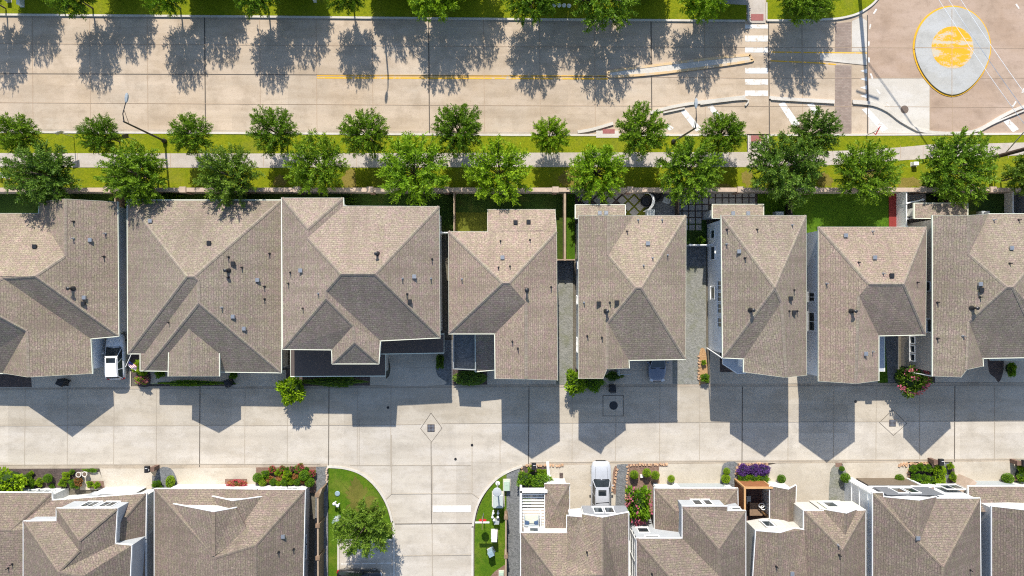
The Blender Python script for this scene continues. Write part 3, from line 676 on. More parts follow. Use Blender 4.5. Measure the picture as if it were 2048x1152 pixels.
def roof_piece(house, r, faces, shingle, cap, wall=None, over=.35, z0=-.05, trim=TRIM, skip='', gut=.075, gutn=None, thin='', rake=None, opens=(), th=.16, name='roof', capw=.15, wallname='wall'):
    "a shingled roof from named points, with ridge caps, gutters and the walls under it"
    flist = [f.split() for f in faces.split(';') if f.split()]
    mb = MB(); edges = {}; norms = []; k = len(list(r.p))
    for fi, f in enumerate(flist):
        pts = [r.p[n] for n in f]
        nn = Vector((0,0,0))
        for i in range(len(pts)): nn += (pts[i]-pts[0]).cross(pts[(i+1)%len(pts)]-pts[0])
        if nn.z < 0: f = f[::-1]; pts = pts[::-1]; nn = -nn
        nn.normalize(); norms.append(nn); flist[fi] = f
        h = Vector((-nn.y, nn.x, 0)); h = h.normalized() if h.length > .05 else Vector((1,0,0)); up = nn.cross(h)
        uv = [(p.dot(h)+fi*3.1, p.dot(up)+fi*1.7) for p in pts]
        for tri in tessellate_polygon([[Vector((p.x, p.y, 0)) for p in pts]]):
            if (pts[tri[1]]-pts[tri[0]]).cross(pts[tri[2]]-pts[tri[0]]).z < 0: tri = tri[::-1]
            mb.face([pts[i] for i in tri], 0, [uv[i] for i in tri])
        for i in range(len(f)): edges.setdefault(frozenset((f[i], f[(i+1)%len(f)])), []).append((fi, f[i], f[(i+1)%len(f)]))
    ntop = len(mb.f)
    top = MB(); top.v = list(mb.v); top.f = list(mb.f)
    bvh = BVHTree.FromPolygons([Vector(v) for v in top.v], top.f)
    bnd = [v[0] for v in edges.values() if len(v) == 1]
    for fi, a, b in bnd:                                       # edge thickness
        pa, pb = r.p[a], r.p[b]; dn = Vector((0,0,-th)); mb.face([pb, pa, pa+dn, pb+dn], 0, [(0,0),(.3,0),(.3,.1),(0,.1)])
    for fi in range(ntop):                                     # soffit
        mb.face([Vector(p)+Vector((0,0,-th)) for p in [mb.v[i] for i in mb.f[fi]]][::-1], 1, None)
    ro = obj(name, mb, [shingle, trim], house)
    cm = MB()
    for kx, v in edges.items():
        if len(v) != 2: continue
        (f1, a, b), (f2, _, _) = v
        pa, pb = r.p[a], r.p[b]; d = (pb-pa); L = d.length
        if L < .3: continue
        d.normalize(); n1, n2 = norms[f1], norms[f2]
        s1 = n1.cross(d); s2 = d.cross(n2)                     # into each face
        if n1.angle(n2, 0) < .12: continue
        c1 = sum((r.p[q] for q in flist[f1]), Vector())/len(flist[f1])
        if (c1-pa).dot(s1) < 0: s1 = -s1
        c2 = sum((r.p[q] for q in flist[f2]), Vector())/len(flist[f2])
        if (c2-pa).dot(s2) < 0: s2 = -s2
        if (s1+s2).z > -.02: continue                          # a valley
        u = ((n1+n2).normalized())*.03
        for sv, nv in ((s1, n1), (s2, n2)):
            o2 = sv*capw+nv*.022
            q = [pa+u, pb+u, pb+o2, pa+o2]
            if (q[1]-q[0]).cross(q[2]-q[0]).z < 0: q = q[::-1]
            cm.face(q, 0, [(0,0),(L,0),(L,.16),(0,.16)])
    if cm.f: obj('ridge_cap', cm, cap, ro)
    gm = MB()
    for fi, a, b in bnd:
        if a+b in skip.split() or b+a in skip.split(): continue
        pa, pb = r.p[a], r.p[b]; d = pb-pa; o2 = Vector((d.y, -d.x, 0)).normalized()
        w = gut
        if gutn is not None and o2.y > .8: w = gutn
        if a+b in thin.split() or b+a in thin.split(): w = .025
        if rake is not None and abs(d.z)/d.length > .12: w = rake
        if w <= 0: continue
        ext = d.normalized()*.04; pa, pb = pa-ext, pb+ext; dn = Vector((0,0,-.19)); u = Vector((0,0,.012)); i0 = o2*.004
        A = [pa+i0+u, pb+i0+u, pb+o2*w+u, pa+o2*w+u]; B = [x+dn for x in A]
        gm.idx(A+B, [(0,3,2,1),(4,5,6,7),(0,1,5,4),(1,2,6,5),(2,3,7,6),(3,0,4,7)])
    if gm.f: obj('gutter', gm, trim, ro)
    if wall is not None:
        nxt = {a: b for fi, a, b in bnd}; s0 = bnd[0][1]; loop = [s0]
        while nxt[loop[-1]] != s0 and len(loop) < 99: loop.append(nxt[loop[-1]])
        poly = [Vector((r.p[q].x, r.p[q].y)) for q in loop]
        ins = inset(poly, over); wm = MB()
        for i in range(len(ins)):
            a, b = ins[i], ins[(i+1)%len(ins)]; L = (b-a).length
            if L < .05: continue
            zb = z0; mid = (a+b)/2
            for ox, oy in opens:
                q = P(ox, oy, 5.0)
                if (Vector((q.x,q.y))-mid).length < 1.6: zb = 2.7
            m = max(1, int(L/.2)); prev = None
            for j in range(m+1):
                q = a+(b-a)*(j/m)
                hit = bvh.ray_cast(Vector((q.x, q.y, 60)), Vector((0,0,-1)))
                if hit[0] is None: prev = None; continue
                zt = hit[0].z-.07-th*.6
                if prev: wm.face([(prev[0].x,prev[0].y,zb),(q.x,q.y,zb),(q.x,q.y,zt),(prev[0].x,prev[0].y,prev[1])])
                prev = (q, zt)
        obj(wallname, wm, wall, house)
    house_roofs.setdefault(house.name, []).append((bvh, ro))
    return ro
house_roofs = {}
def hit_roof(house, px, py):
    best = None; d = (P(px,py,0)-Vector((0,0,H))).normalized()
    for bvh, ro in house_roofs[house.name]:
        h = bvh.ray_cast(Vector((0,0,H)), d)
        if h[0] is not None and (best is None or h[3] < best[0][3]): best = (h, ro)
    return best
def vents(house, txt):
    for t in txt.split(';'):
        t = t.split()
        if not t: continue
        k, x, y = t[0], float(t[1]), float(t[2]); b = hit_roof(house, x, y)
        if b is None: continue
        p, ro = b[0][0], b[1]; mb = MB()
        if k == 'p':
            mb.tube([p-Vector((0,0,.1)), p+Vector((0,0,.38))], .045, 8); mb.lathe(p, [(.12,-.06),(.08,.08)], 10)
            obj('vent_pipe', mb, DMETAL if (x*7+y) % 3 else GMETAL, ro)
        elif k == 'b':
            mb.box(p+Vector((0,0,.06)), (.28,.28,.24)); mb.box(p+Vector((0,0,.2)), (.38,.38,.06), taper=.9)
            obj('roof_vent', mb, GMETAL, ro)
        elif k == 'd':
            mb.box(p+Vector((0,0,.08)), (.30,.30,.22)); mb.box(p+Vector((0,0,.2)), (.40,.40,.06), taper=.9)
            obj('roof_vent', mb, DMETAL, ro)
        else:
            mb.tube([p-Vector((0,0,.1)), p+Vector((0,0,.7))], .10, 10); mb.lathe(p+Vector((0,0,.62)), [(.09,0),(.16,.05),(.16,.12),(.06,.18)], 12); mb.lathe(p, [(.26,-.1),(.14,.16)], 12)
            obj('flue', mb, DMETAL, ro)
def window(house, side, wall_coord, c, z, w, h, panes=1, frame=WHITE):
    "a framed window on an outer wall: side N/S/E/W, wall_coord the wall's world x or y, c the centre along it"
    out = {'N':Vector((0,1,0)),'S':Vector((0,-1,0)),'E':Vector((1,0,0)),'W':Vector((-1,0,0))}[side]
    al = Vector((1,0,0)) if side in 'NS' else Vector((0,1,0))
    base = (al*c+Vector((0,wall_coord,z))) if side in 'NS' else (al*c+Vector((wall_coord,0,z)))
    def bx(mb, u, v, du, dv, d0, d1):
        q = base+al*u+Vector((0,0,v))+out*((d0+d1)/2)
        s = (du, d1-d0, dv) if side in 'NS' else (d1-d0, du, dv); mb.box(q, s)
    f = .08; mb = MB()
    bx(mb, 0, h/2-f/2, w, f, -.03, .07); bx(mb, 0, -h/2+f/2-.02, w+.12, f+.04, -.03, .10)
    for s in (-1, 1): bx(mb, s*(w/2-f/2), 0, f, h-2*f, -.03, .065)
    for i in range(1, panes): bx(mb, -w/2+w*i/panes, 0, .06, h-2*f, -.03, .05)
    g = MB(); bx(g, 0, 0, w-2*f+.01, h-2*f+.01, -.04, .02)
    o = obj('window', mb, frame, house); obj('pane', g, GLASS, o)
def wpx(v, axis, z): return (v-1024)/20*(1-z/H) if axis == 'x' else (576-v)/20*(1-z/H)
def garage(house, yw, x0, x1, z1=2.35, mat=WHITE, side='N'):
    "a panelled garage door on the front wall between ground x0 and x1 (world)"
    s = 1 if side == 'N' else -1; mb = MB(); n = 4
    for i in range(n): mb.box(((x0+x1)/2, yw+.02*s, z1*(i+.5)/n), (x1-x0, .06, z1/n-.03))
    obj('garage_door', mb, mat, house)
def flatroof(house, px, z, mat, trim=TRIM, wall=None, name='porch_roof', th=.15, over=.25):
    "a low flat or nearly flat porch roof with a bright edge"
    pts = PP(px, z); mb = MB(); mb.prism(pts, z-th, z); o = obj(name, mb, mat, house)
    mb = MB(); a = sum(pts[i].x*pts[(i+1)%len(pts)].y-pts[(i+1)%len(pts)].x*pts[i].y for i in range(len(pts)))
    mb.sweep(pts, .09, z-th-.02, z+.02, closed=True); obj('gutter', mb, trim, o)
    if wall:
        if a < 0: pts = pts[::-1]
        ins = inset([Vector((p.x,p.y)) for p in pts], over); wm = MB()
        for i in range(len(ins)):
            p, q = ins[i], ins[(i+1)%len(ins)]; wm.face([(p.x,p.y,-.05),(q.x,q.y,-.05),(q.x,q.y,z-th),(p.x,p.y,z-th)])
        obj('porch_wall', wm, wall, house)
    return o
def house(label, px, py): 
    return thing('house', label, 'house', P(px, py), group='suburban houses with brown shingle roofs')

# ---- upper row -------------------------------------------------------------
h1 = house('wide hip roofed house at the left picture edge, white car parked under its corner', 110, 590)
r = Roof(3.0); r.pts('a -80 427 e; b 78 427 e; c 78 404 e; d 235 404 e; e 237 672 e; g 130 398 5.3')
r.plane('E', 236, through='g')
r.pts('r 130 512 E; p 70 552 E; f 181 677 e; h 184 747 e'); zl = r.p['p'].z
r.pts(f'l -80 552 {zl}; q 5 556 {zl-.05}'); r.plane('E2', 183, through='q')
r.pts('i 56 754 E2; m 53 662 E2; n -80 590 E2; k -80 744 e; j 5 746 e')
roof_piece(h1, r, 'a b r p q l; b c g r; g d e p r; p e f q; q f h i m n; l q n; n m j k; m i j', SH, SHCAP, GSIDE, gutn=.03, rake=.02, skip='la nl kn')
for q in ((183,738),(183,690)):
    c = P(*q, 0)+Vector((-.35*2,0,0)); mb = MB(); mb.tube([c, c+Vector((0,0,2.8))], .12, 8); obj('porch_post', mb, TRIM, h1)
mb = MB(); mb.tube([P(238,668,2.9), P(246,664,2.0), P(246,664,.1)], .05, 6); obj('downspout', mb, TRIM, h1)
vents(h1, 'p 147 443; p 147 477; p 211 467; p 208 513; b 182 480; d 71 493; f 145 577; b 170 595; d 168 607')

h2 = house('broad square house between the white parked car and the shared wall, flag at its corner', 410, 575)
r = Roof(3.1); r.pts('a 255 401 e; b 562 401 e; p 373 553 6.7; q 388 553 6.7; t 397 562 6.55')
r.plane('W', 255, through='p'); r.plane('E', 562, through='q'); 
r.pts('t 397 562 E; u 397 606 E; v 562 745 e; w 288 741 e; x 281 741 e; y 281 707 e; z 256 707 e; s 289 707 e')
roof_piece(h2, r, 'a b q p; a p z; p q t s y z; t u w x y s; b v u t q; u v w', SH, SHCAP, CSIDE, gutn=.10, rake=.03)
r = Roof(4.05); r.pts('a 337 752 e; b 438 752 e; a0 338 699 e; c 438 699 e; g 378 752 5.25; k 378 653 5.25')
roof_piece(h2, r, 'a a0 k g; g k c b', SH, SHCAP, CSIDE, rake=.02, skip='a0k ka0 kc ck')
vents(h2, 'b 302 442; d 419 486; p 457 514; d 467 527; p 484 535; f 456 541; p 457 555; p 444 615; b 467 633; b 489 657; b 516 560; p 529 573; p 529 598; p 338 645; p 539 507')

h3 = house('wide house with two dark low porch roofs along its alley front', 722, 570)
r = Roof(); r.pts('a 564 396 e; b 686 396 e; c 687 412 e; d 878 413 e; e 880 675 e; f 760 681 e; p 682 548 8.9; q 750 548 8.9')
r.plane('W', 564, through='p'); r.plane('E', 880, through='q'); r.plane('S', 680, through='p')
r.pts('n 615 458 W; o 615 476 W; s 652 582 W; m 566 698 e; l 664 699 e; g 706 652 6.95; i 709 685 6.95; j 757 727 e; k 665 727 e; u 652 597 8.1')
roof_piece(h3, r, 'a b n; b c o n; c d q p o; a n o p s u m; q d e; p q e f s; s f g u; m u g l; g i k l; g f j i; i j k', SHP, SHCAP, GSIDE, gutn=.03, rake=.02, thin='de ab cd')
flatroof(h3, [(581,690),(665,690),(665,700),(771,700),(771,752),(581,753)], 2.95, SHL, wall=CSIDE)
flatroof(h3, [(755,670),(888,668),(888,706),(771,708),(755,708)], 3.0, SHL)
vents(h3, 'f 755 508; p 864 518; b 602 541; p 581 545; p 577 567; p 637 587; p 606 617; b 829 553; p 805 557; p 862 557; p 814 588; d 820 603')

h4 = house('pinkish roofed house with a stepped rear wing, beside the fenced turf patch', 1006, 590)
r = Roof(); r.pts('a 897 463 e; b 975 463 e; b1 975 419 4.5; c1 1110 419 4.5; c 1080 460 e; d 1113 463 e; p 1005 566 8.3; q 1018 566 8.3')
r.plane('E', 1113, through='q'); r.plane('W', 897, through='p')
r.pts('t 1052 605 E; s 898 667 e; u 990 667 e; v 991 757 e; g 1052 758 E; w 1115 760 e')
roof_piece(h4, r, 'a b c d q p; b b1 c1 c; c c1 d; a p s; p q t u s; q d w g t; t g v u', SHP, SHCAP, GSIDE, gutn=.02, over=.3, rake=.02, thin='dw as ab bb1 c1d b1c1 gw gv')
roof_piece(h4, (lambda r: (r.pts('a 951 660 3.6; b 990 660 3.6; c 990 739 2.7; d 951 743 2.7'), r)[1])(Roof(2.7)), 'a b c d', SHP, SHCAP, None, name='porch_roof')
flatroof(h4, [(908,660),(951,660),(951,737),(908,735)], 2.6, SLATE, GREYP, name='balcony_deck')
mb = MB(); mb.sweep(PP([(908,664),(908,737),(952,739),(952,664)], 2.9), .05, 2.4, 3.4)
obj('railing', mb, GREYP, h4)
vents(h4, 'p 1001 482; b 1005 515; p 997 535; p 1020 533; p 924 558; f 1053 580; p 1102 574; p 1060 480; d 1031 445; d 1057 444; p 1025 683; p 1036 697')

def twin(lab, W, W1, rx, a1, E, apx, vx, S1, ext, shift, wallm, yN):
    pass
h5 = house('house with a long pale west gable and a dark car nosing out beneath it', 1262, 590)
r = Roof(); r.pts('x0 1151 410 4.6; x1 1250 410 4.6; a 1157 431 e; b 1217 431 7.15; c 1268 431 e; d 1372 431 e; p 1272 575 8.6; q 1283 575 8.6')
r.plane('W', 1157, through='p'); r.plane('E', 1372, through='q')
r.pts('b 1217 431 7.2; o 1217 510 W; s 1215 645 W; e 1371 718 e; f 1257 720 e; g 1258 736 e; h 1206 738 7.0; i 1206 757 7.0; j 1157 757 e; h 1214 738 7.15; x2 1250 431 e')
roof_piece(h5, r, 'a b o p s h i j; b c o; o c d q p; q d e; p q e f s; s f g h', SH, SHCAP, GSIDE, gutn=.02, opens=[(1315,718)], over=.3, rake=.02, thin='aj de ij hi gh')
roof_piece(h5, (lambda r: (r.pts('a 1151 410 4.5; b 1250 410 4.5; c 1250 436 5.4; d 1151 436 5.4'), r)[1])(Roof(4.5)), 'a b c d', SH, SHCAP, GSIDE, name='rear_roof', gut=.06)
xw = wpx(1157,'x',ZE)+.3
for y, z, w, pn in ((577,4.3,1.0,1),(530,1.7,.8,1),(600,1.6,.8,1),(690,1.7,1.4,2),(710,4.2,.9,1),(645,4.2,.9,1)): window(h5, 'W', xw, (576-y)/20*(1-z/H), z, w, 1.1, pn)
mb = MB(); mb.sweep(PP([(1239,741),(1239,752)],2.0), .05, 0, 2.0); mb.sweep(PP([(1239,749),(1262,749)],2.0), .05, 1.9, 2.0); obj('gate_frame', mb, GREYP, h5)
vents(h5, 'p 1276 440; p 1324 440; p 1254 463; p 1335 510; p 1305 516; p 1287 531; p 1168 605; p 1220 605; p 1175 672; p 1204 675; b 1295 487; d 1197 607; d 1233 605; f 1213 622; b 1199 426; b 1212 426')

h6 = house('narrow house with a pale grey windowed side wall beside the gravel strip', 1528, 590)
r = Roof(); r.pts('a 1443 438 e; d 1612 431 e; p 1550 575 8.3; a1 1480 431 e'); r.p['a'] = P(1443,431,ZE)
r.plane('W', 1443, through='p'); r.plane('E', 1612, through='p')
r.pts('q 1563 604 E; s 1446 715 e; u 1488 717 e; v 1488 744 e; g 1573 755 E; w 1613 750 e')
roof_piece(h6, r, 'a d p; a p s; p q u s; p d w g q; q g v u', SH, SHCAP, GSIDE, gutn=.02, over=.3, rake=.02, thin='dw gw vg')
roof_piece(h6, (lambda r: (r.pts('a 1425 409 3.9; b 1527 409 3.9; c 1527 436 5.1; d 1425 436 5.1'), r)[1])(Roof(3.9)), 'a b c d', SH, SHCAP, PLAING, name='rear_roof', gut=.05)
r = Roof(); r.pts('a 1564 646 7.35; b 1613 748 5.75; c 1601 749 5.75; d 1563 649 7.3'); 
roof_piece(h6, r, 'a b c d', SHL, SHLCAP, None, name='roof_return', gut=0, th=.05)
flatroof(h6, [(1446,708),(1490,708),(1490,747),(1475,747),(1446,728)], 3.0, PLAING, WHITE)
xw = wpx(1443,'x',ZE)+.3
for y in (571,594,617,645): window(h6, 'W', xw, (576-y)/20*(1-4.4/H), 4.35, .95, 1.5, 2)
window(h6, 'W', xw, (576-586)/20*(1-2.3/H), 2.0, 1.25, 1.5); window(h6, 'W', xw, (576-506)/20*(1-2.3/H), 2.0, 1.35, 1.5)
window(h6, 'W', xw, (576-468)/20*(1-2.3/H), 2.0, .9, 1.3)
mb = MB(); mb.tube([P(1444,716,5.6), P(1414,696,.1)], .06, 6); obj('downspout', mb, WHITE, h6)
vents(h6, 'p 1454 459; p 1514 459; p 1453 488; p 1490 516; b 1477 503; f 1502 620; p 1588 580; d 1580 597; p 1578 622; p 1594 622; d 1587 625; p 1584 450; b 1465 427; b 1495 427')

h7 = house('house with a peaked south gable ending beside the pink crape myrtle', 1745, 590)
r = Roof(); r.pts('a 1637 454 e; d 1853 454 e; p 1738 568 7.95; q 1808 568 7.95')
r.plane('W', 1637, through='p'); r.plane('E', 1853, through='q')
r.pts('s 1718 592 W; e 1851 669 e; u 1757 671 e; v 1757 761 e; g 1712 767 W; w 1637 762 e')
roof_piece(h7, r, 'a d q p; a p s g w; p q e u s; q d e; s u v g', SHP, SHCAP, GSIDE, gutn=.02, over=.3, rake=.02, thin='aw de gw vg')
flatroof(h7, [(1757,665),(1769,665),(1769,743),(1757,743)], 3.0, PLAING)
xw = wpx(1637,'x',ZE)+.3
window(h7, 'W', xw, (576-594)/20*(1-3.6/H), 3.6, .9, 1.5, 2); window(h7, 'W', xw, (576-643)/20*(1-3.6/H), 3.6, 1.8, 1.5, 2)
vents(h7, 'b 1690 471; p 1745 463; p 1717 525; p 1766 547; b 1748 515; d 1782 551; p 1653 567; p 1834 565; f 1704 622; b 1730 707; p 1745 703')

h8 = house('house at the right picture edge with a ribbed beige side wall and three small windows', 1975, 590)
r = Roof(); r.pts('a 1866 431 e; c 1978 428 e; d 2150 428 e; p 2014 574 8.6; q 2026 574 8.6')
r.plane('W', 1866, through='p'); r.plane('E', 2150, slope=.55)
r.pts('b 1938 431 W; o 1938 508 W; s 1938 643 W; e 2090 714 e; f 1965 716 e; g 1966 732 e; h 1934 739 7.6; i 1922 754 7.3; j 1866 752 e; z 2150 714 e')
roof_piece(h8, r, 'a b o p s h i j; b c o; o c d q p; p q e f s; q d z e; s f g h', SH, SHCAP, BSIDE, gutn=.06, over=.3, skip='dz', rake=.02, thin='ij hi gh')
roof_piece(h8, (lambda r: (r.pts('a 1829 407 3.3; b 1935 407 3.3; c 1935 436 3.9; d 1829 436 3.9'), r)[1])(Roof(3.3)), 'a b c d', SH, SHCAP, CSIDE, name='rear_roof', gut=.07)
flatroof(h8, [(1980,708),(2140,708),(2140,720),(1980,720)], 3.2, PLAING)
xw = wpx(1866,'x',ZE)+.3
for y in (680,698,715): window(h8, 'W', xw, (576-y)/20*(1-2/H), 2.0, .75, .9)
window(h8, 'W', xw, (576-573)/20*(1-4.7/H), 4.4, .95, 1.0); window(h8, 'W', xw, (576-651)/20*(1-4.7/H), 4.7, 1.3, .8)
mb = MB(); mb.tube([P(1797,741,0), P(1864,752,5.4)], .05, 6); obj('downspout', mb, WHITE, h8)
vents(h8, 'p 1987 440; p 2037 440; p 2019 527; b 2021 496; b 1959 568; d 1961 580; p 1960 594; p 1875 605; p 1875 677; p 1926 672; f 1945 616')

for hh, yy, zz, ov, a, b in ((h2,745,3.1,.35,462,556),(h3,681,ZE,.35,782,870),(h4,759,ZE,.3,1000,1105),(h6,752,ZE,.3,1500,1585),(h7,763,ZE,.3,1648,1748),(h8,752,ZE,.3,1880,1945)):
    yw = wpx(yy,'y',zz)+ov; garage(hh, yw, wpx(a,'x',zz), wpx(b,'x',zz), side='S')
    if zz > 4:
        for f in (.3, .7): window(hh, 'S', yw, wpx(a+(b-a)*f,'x',zz), 4.3, 1.0, 1.4, 2)
# ---- lower row -------------------------------------------------------------
def block(house, z, pts, faces, wall, **kw):
    r = Roof(z); r.pts(pts); return roof_piece(house, r, faces, SHL, SHLCAP, wall, trim=WHITE, **kw)
l1 = house('lower left house with a raised upper storey behind its white front wall', 140, 1100)
block(l1, 3.1, 'a -80 985 e; b 103 986 e; c 104 1001 e; d 22 1060 4.9; g 292 987 e; h 241 1046 4.8; i 291 1079 e; k 291 1250 e; m 241 1250 4.8; n -80 1250 4.8; o -80 1060 4.9',
      'a b d o; b c d; c g h m n o d; g i k m h', WSTUCCO, skip='on no oa ao an na km mk mn nm', over=.4)
block(l1, ZE, 'a 47 1043 e; b 113 1042 e; c 113 1017 e; d 234 1017 e; e 230 1088 e; f 263 1091 e; g 256 1230 e; p 158 1081 7.6; q 158 1101 7.6; r 116 1144 8.6; s 116 1230 8.6; t 47 1230 e; u 165 1153 8.2; v 165 1230 8.2',
      'a b q r; b c p q; c d p; d e u r q p; e f g v u; r u v s; a r s t', MSIDE, skip='gv vg ts st sv vs', gut=.06, over=.08)
yw = wpx(1017,'y',ZE)-.08
for x in (175,212): window(l1, 'N', yw, wpx(x,'x',4.7), 4.3, 1.3, 1.7, 2)
yw = wpx(985,'y',3.1)-.4
garage(l1, yw, wpx(213,'x',0), wpx(293,'x',0)); window(l1, 'N', yw, wpx(80,'x',2), 1.7, 1.5, 1.4, 2); window(l1, 'N', yw, wpx(55,'x',2), 1.7, 1.0, 1.4)
vents(l1, 'p 25 1128; p 17 1136')

l2 = house('low house with twin white front gables above the red and green flower bed', 465, 1100)
block(l2, 3.4, 'a 309 978 e; b 448 978 e; b2 515 979 e; c 610 980 e; e 604 1250 e; p 430 1115 6.7; q 512 1090 6.1; s 430 1250 6.7; t 309 1250 e; u 512 1250 6.1',
      'a b b2 c q p; c e u q; q u s p; a p s t', WSTUCCO, skip='es se st ts eu ue us su', over=.5, gut=.06)
block(l2, 4.0, 'a 345 1008 4.1; b 427 1024 6.45; c 472 1016 5.3; d 427 1112 6.75; f 500 1070 5.3', 'a b d; b c f d', WSTUCCO, z0=3.4, gut=.06, over=.12, skip='ad da df fd cf fc')
block(l2, 3.6, 'a 424 993 3.8; b 465 1002 5.2; c 530 993 3.6; d 531 1021 3.9; e 475 1070 5.55; f 425 1040 4.2', 'a b e f; b c d e', WSTUCCO, z0=0, gut=.06, over=.15, skip='af fa fe ef ed de')
xe = wpx(612,'x',3.4)-.3
window(l2, 'E', xe-.42, (576-1108)/20*(1-1.8/H), 1.8, 1.4, 1.5, 2)
window(l2, 'E', xe-.42, (576-1085)/20*(1-1.8/H), 1.8, .9, 1.5)
yw = wpx(979,'y',3.4)-.5
window(l2, 'N', yw, wpx(557,'x',2), 1.8, 1.2, 1.4, 2); window(l2, 'N', yw, wpx(581,'x',2), 1.8, 1.2, 1.4, 2)
garage(l2, yw, wpx(356,'x',0), wpx(440,'x',0))
vents(l2, 'b 567 1072; p 557 1104; p 587 1098')

l3 = house('house with an open white slatted balcony in front, beside the silver pickup', 1150, 1100)
block(l3, ZE, 'a 1042 1066 e; b 1134 1066 e; c 1134 1032 e; d 1163 1034 6.2; d1 1163 1028 5.9; g 1205 1035 7.0; f 1257 1025 e; e 1257 1250 e; h 1200 1250 8.6; t 1042 1250 e; p 1110 1155 8.6; q 1205 1150 8.7; u 1134 1120 7.4',
      'a b u p; b c d u; d d1 g q p u; g f e h q; p q h s t; a p t'.replace(' s ',' '), WSTUCCO, z0=2.8, skip='eh he ht th', gut=.06, over=.3)
mb = MB(); mb.prism([(q.x, q.y) for q in PP([(1050,1062),(1250,1062),(1250,1240),(1050,1240)])], 0, 2.85); obj('ground_floor', mb, WSTUCCO, l3)
block(l3, 2.9, 'a 1090 968 e; b 1139 968 e; c 1139 1016 e; d 1134 1060 3.6; e 1090 1060 3.6; m 1114 1010 3.7', 'a b m; b c d m; a m d e', WSTUCCO, gut=.05, over=.25)
yw = wpx(1025,'y',5.7)-.3
mb = MB(); x0, x1, z = wpx(1164,'x',3.2), wpx(1252,'x',3.2), 0
mb.box(((x0+x1)/2, yw+.03, 4.2), (x1-x0, .05, 2.6)); obj('grey_panel', mb, MIDP, l3)
window(l3, 'N', yw+.06, wpx(1196,'x',4.2), 4.3, .92, 1.7, 1); window(l3, 'N', yw+.06, wpx(1218,'x',4.2), 4.3, .92, 1.7, 1)
window(l3, 'N', wpx(1032,'y',ZE)-.3, wpx(1150,'x',4.4), 4.3, .6, 1.0); window(l3, 'N', wpx(1066,'y',ZE)-.3, wpx(1068,'x',4.2), 4.0, .9, 1.2)
garage(l3, wpx(1062,'y',0), wpx(1145,'x',0), wpx(1235,'x',0))
# balcony: slatted deck between white posts
mb = MB()
bx0, bx1, by0, by1, bz = wpx(1042,'x',2.6), wpx(1092,'x',2.6), wpx(1062,'y',2.6), wpx(978,'y',2.6), 2.6
n = 13
for i in range(n): mb.box(((bx0+bx1)/2, by1-.25-i*.28, bz), (bx1-bx0-.1, .15, .06))
obj('slatted_deck', mb, WHITE, l3)
mb = MB(); mb.box(((bx0+bx1)/2, by1-.05, bz+.28), (bx1-bx0+.2,.28,.75)); mb.box((bx0-.02,(by0+by1)/2,bz+.28), (.22,by1-by0,.75))
for y in (by0+.2, by1-.1): mb.box((bx0, y, bz/2), (.22,.22,bz))
obj('balcony_parapet', mb, WHITE, l3)
mb = MB(); mb.box(((bx0+bx1)/2, by0+1.05, bz-.02), (bx1-bx0-.1, 2.1, .08)); obj('balcony_floor', mb, WALK, l3)
mb = MB(); mb.box((bx1-.55, by0+1.0, bz+.5), (.12, 2.1, 1.0)); obj('balcony_wall', mb, WHITE, l3)
vents(l3, 'p 1174 1105')

l4 = house('two level house between the pink flowering bush and the cedar pergola', 1380, 1100)
block(l4, 2.9, 'a 1309 977 e; b 1475 977 e; c 1476 1040 e; c2 1440 1040 3.9; d 1365 1070 3.9; e 1309 1068 e; p 1352 1022 4.0; q 1440 1022 4.0', 'a b q p; b c c2 q; p q c2 d; a p d e', WSTUCCO, gut=.06, over=.4, skip='c2d dc2')
block(l4, ZE, 'a 1273 1077 e; b 1365 1077 e; c 1365 1013 e; d 1455 1013 e; e 1455 1022 e; f 1491 1022 e; g 1491 1250 e; h 1273 1250 e; p 1438 1098 7.5; v 1440 1154 7.55; s 1352 1168 7.6; t 1352 1250 7.6; u 1440 1250 7.55',
      'c d e f p; b c p v; f g u v p; a b v s; a s t h; s v u t', MSIDE, skip='gu ug ut tu th ht', gut=.06, over=.08)
yw = wpx(1013,'y',ZE)-.08
window(l4, 'N', yw, wpx(1395,'x',4.4), 4.3, .85, 1.7, 1); window(l4, 'N', yw, wpx(1416,'x',4.4), 4.3, .75, 1.7, 1)
window(l4, 'N', wpx(1022,'y',ZE)-.08, wpx(1472,'x',4.9), 4.9, .9, .8)
window(l4, 'N', wpx(1077,'y',ZE)-.08, wpx(1288,'x',3.8), 3.3, 1.1, 1.4); window(l4, 'N', wpx(1077,'y',ZE)-.08, wpx(1304,'x',5.1), 5.1, 1.3, .5)
xw = wpx(1273,'x',ZE)+.08
mb = MB()
yS, yN = wpx(1250,'y',0), wpx(1077,'y',ZE)-.12
for z in (.9, 2.0, 3.1, 4.2): mb.box((xw-.02, (yS+yN)/2, z), (.07, yN-yS, .10))
for i in range(5): mb.box((xw-.02, yN-.3-i*2.2, 2.7), (.065, .12, 5.2))
obj('wall_battens', mb, WHITE, l4)
garage(l4, wpx(977,'y',2.9)-.36, wpx(1352,'x',0), wpx(1442,'x',0), mat=GREYP)
for x in (1311, 1348, 1450): p = P(x, 969, 0); mb = MB(); mb.box((p.x,p.y-.1,1.35), (.5,.5,2.7)); obj('porch_post', mb, WHITE, l4)
vents(l4, 'p 1304 1148')

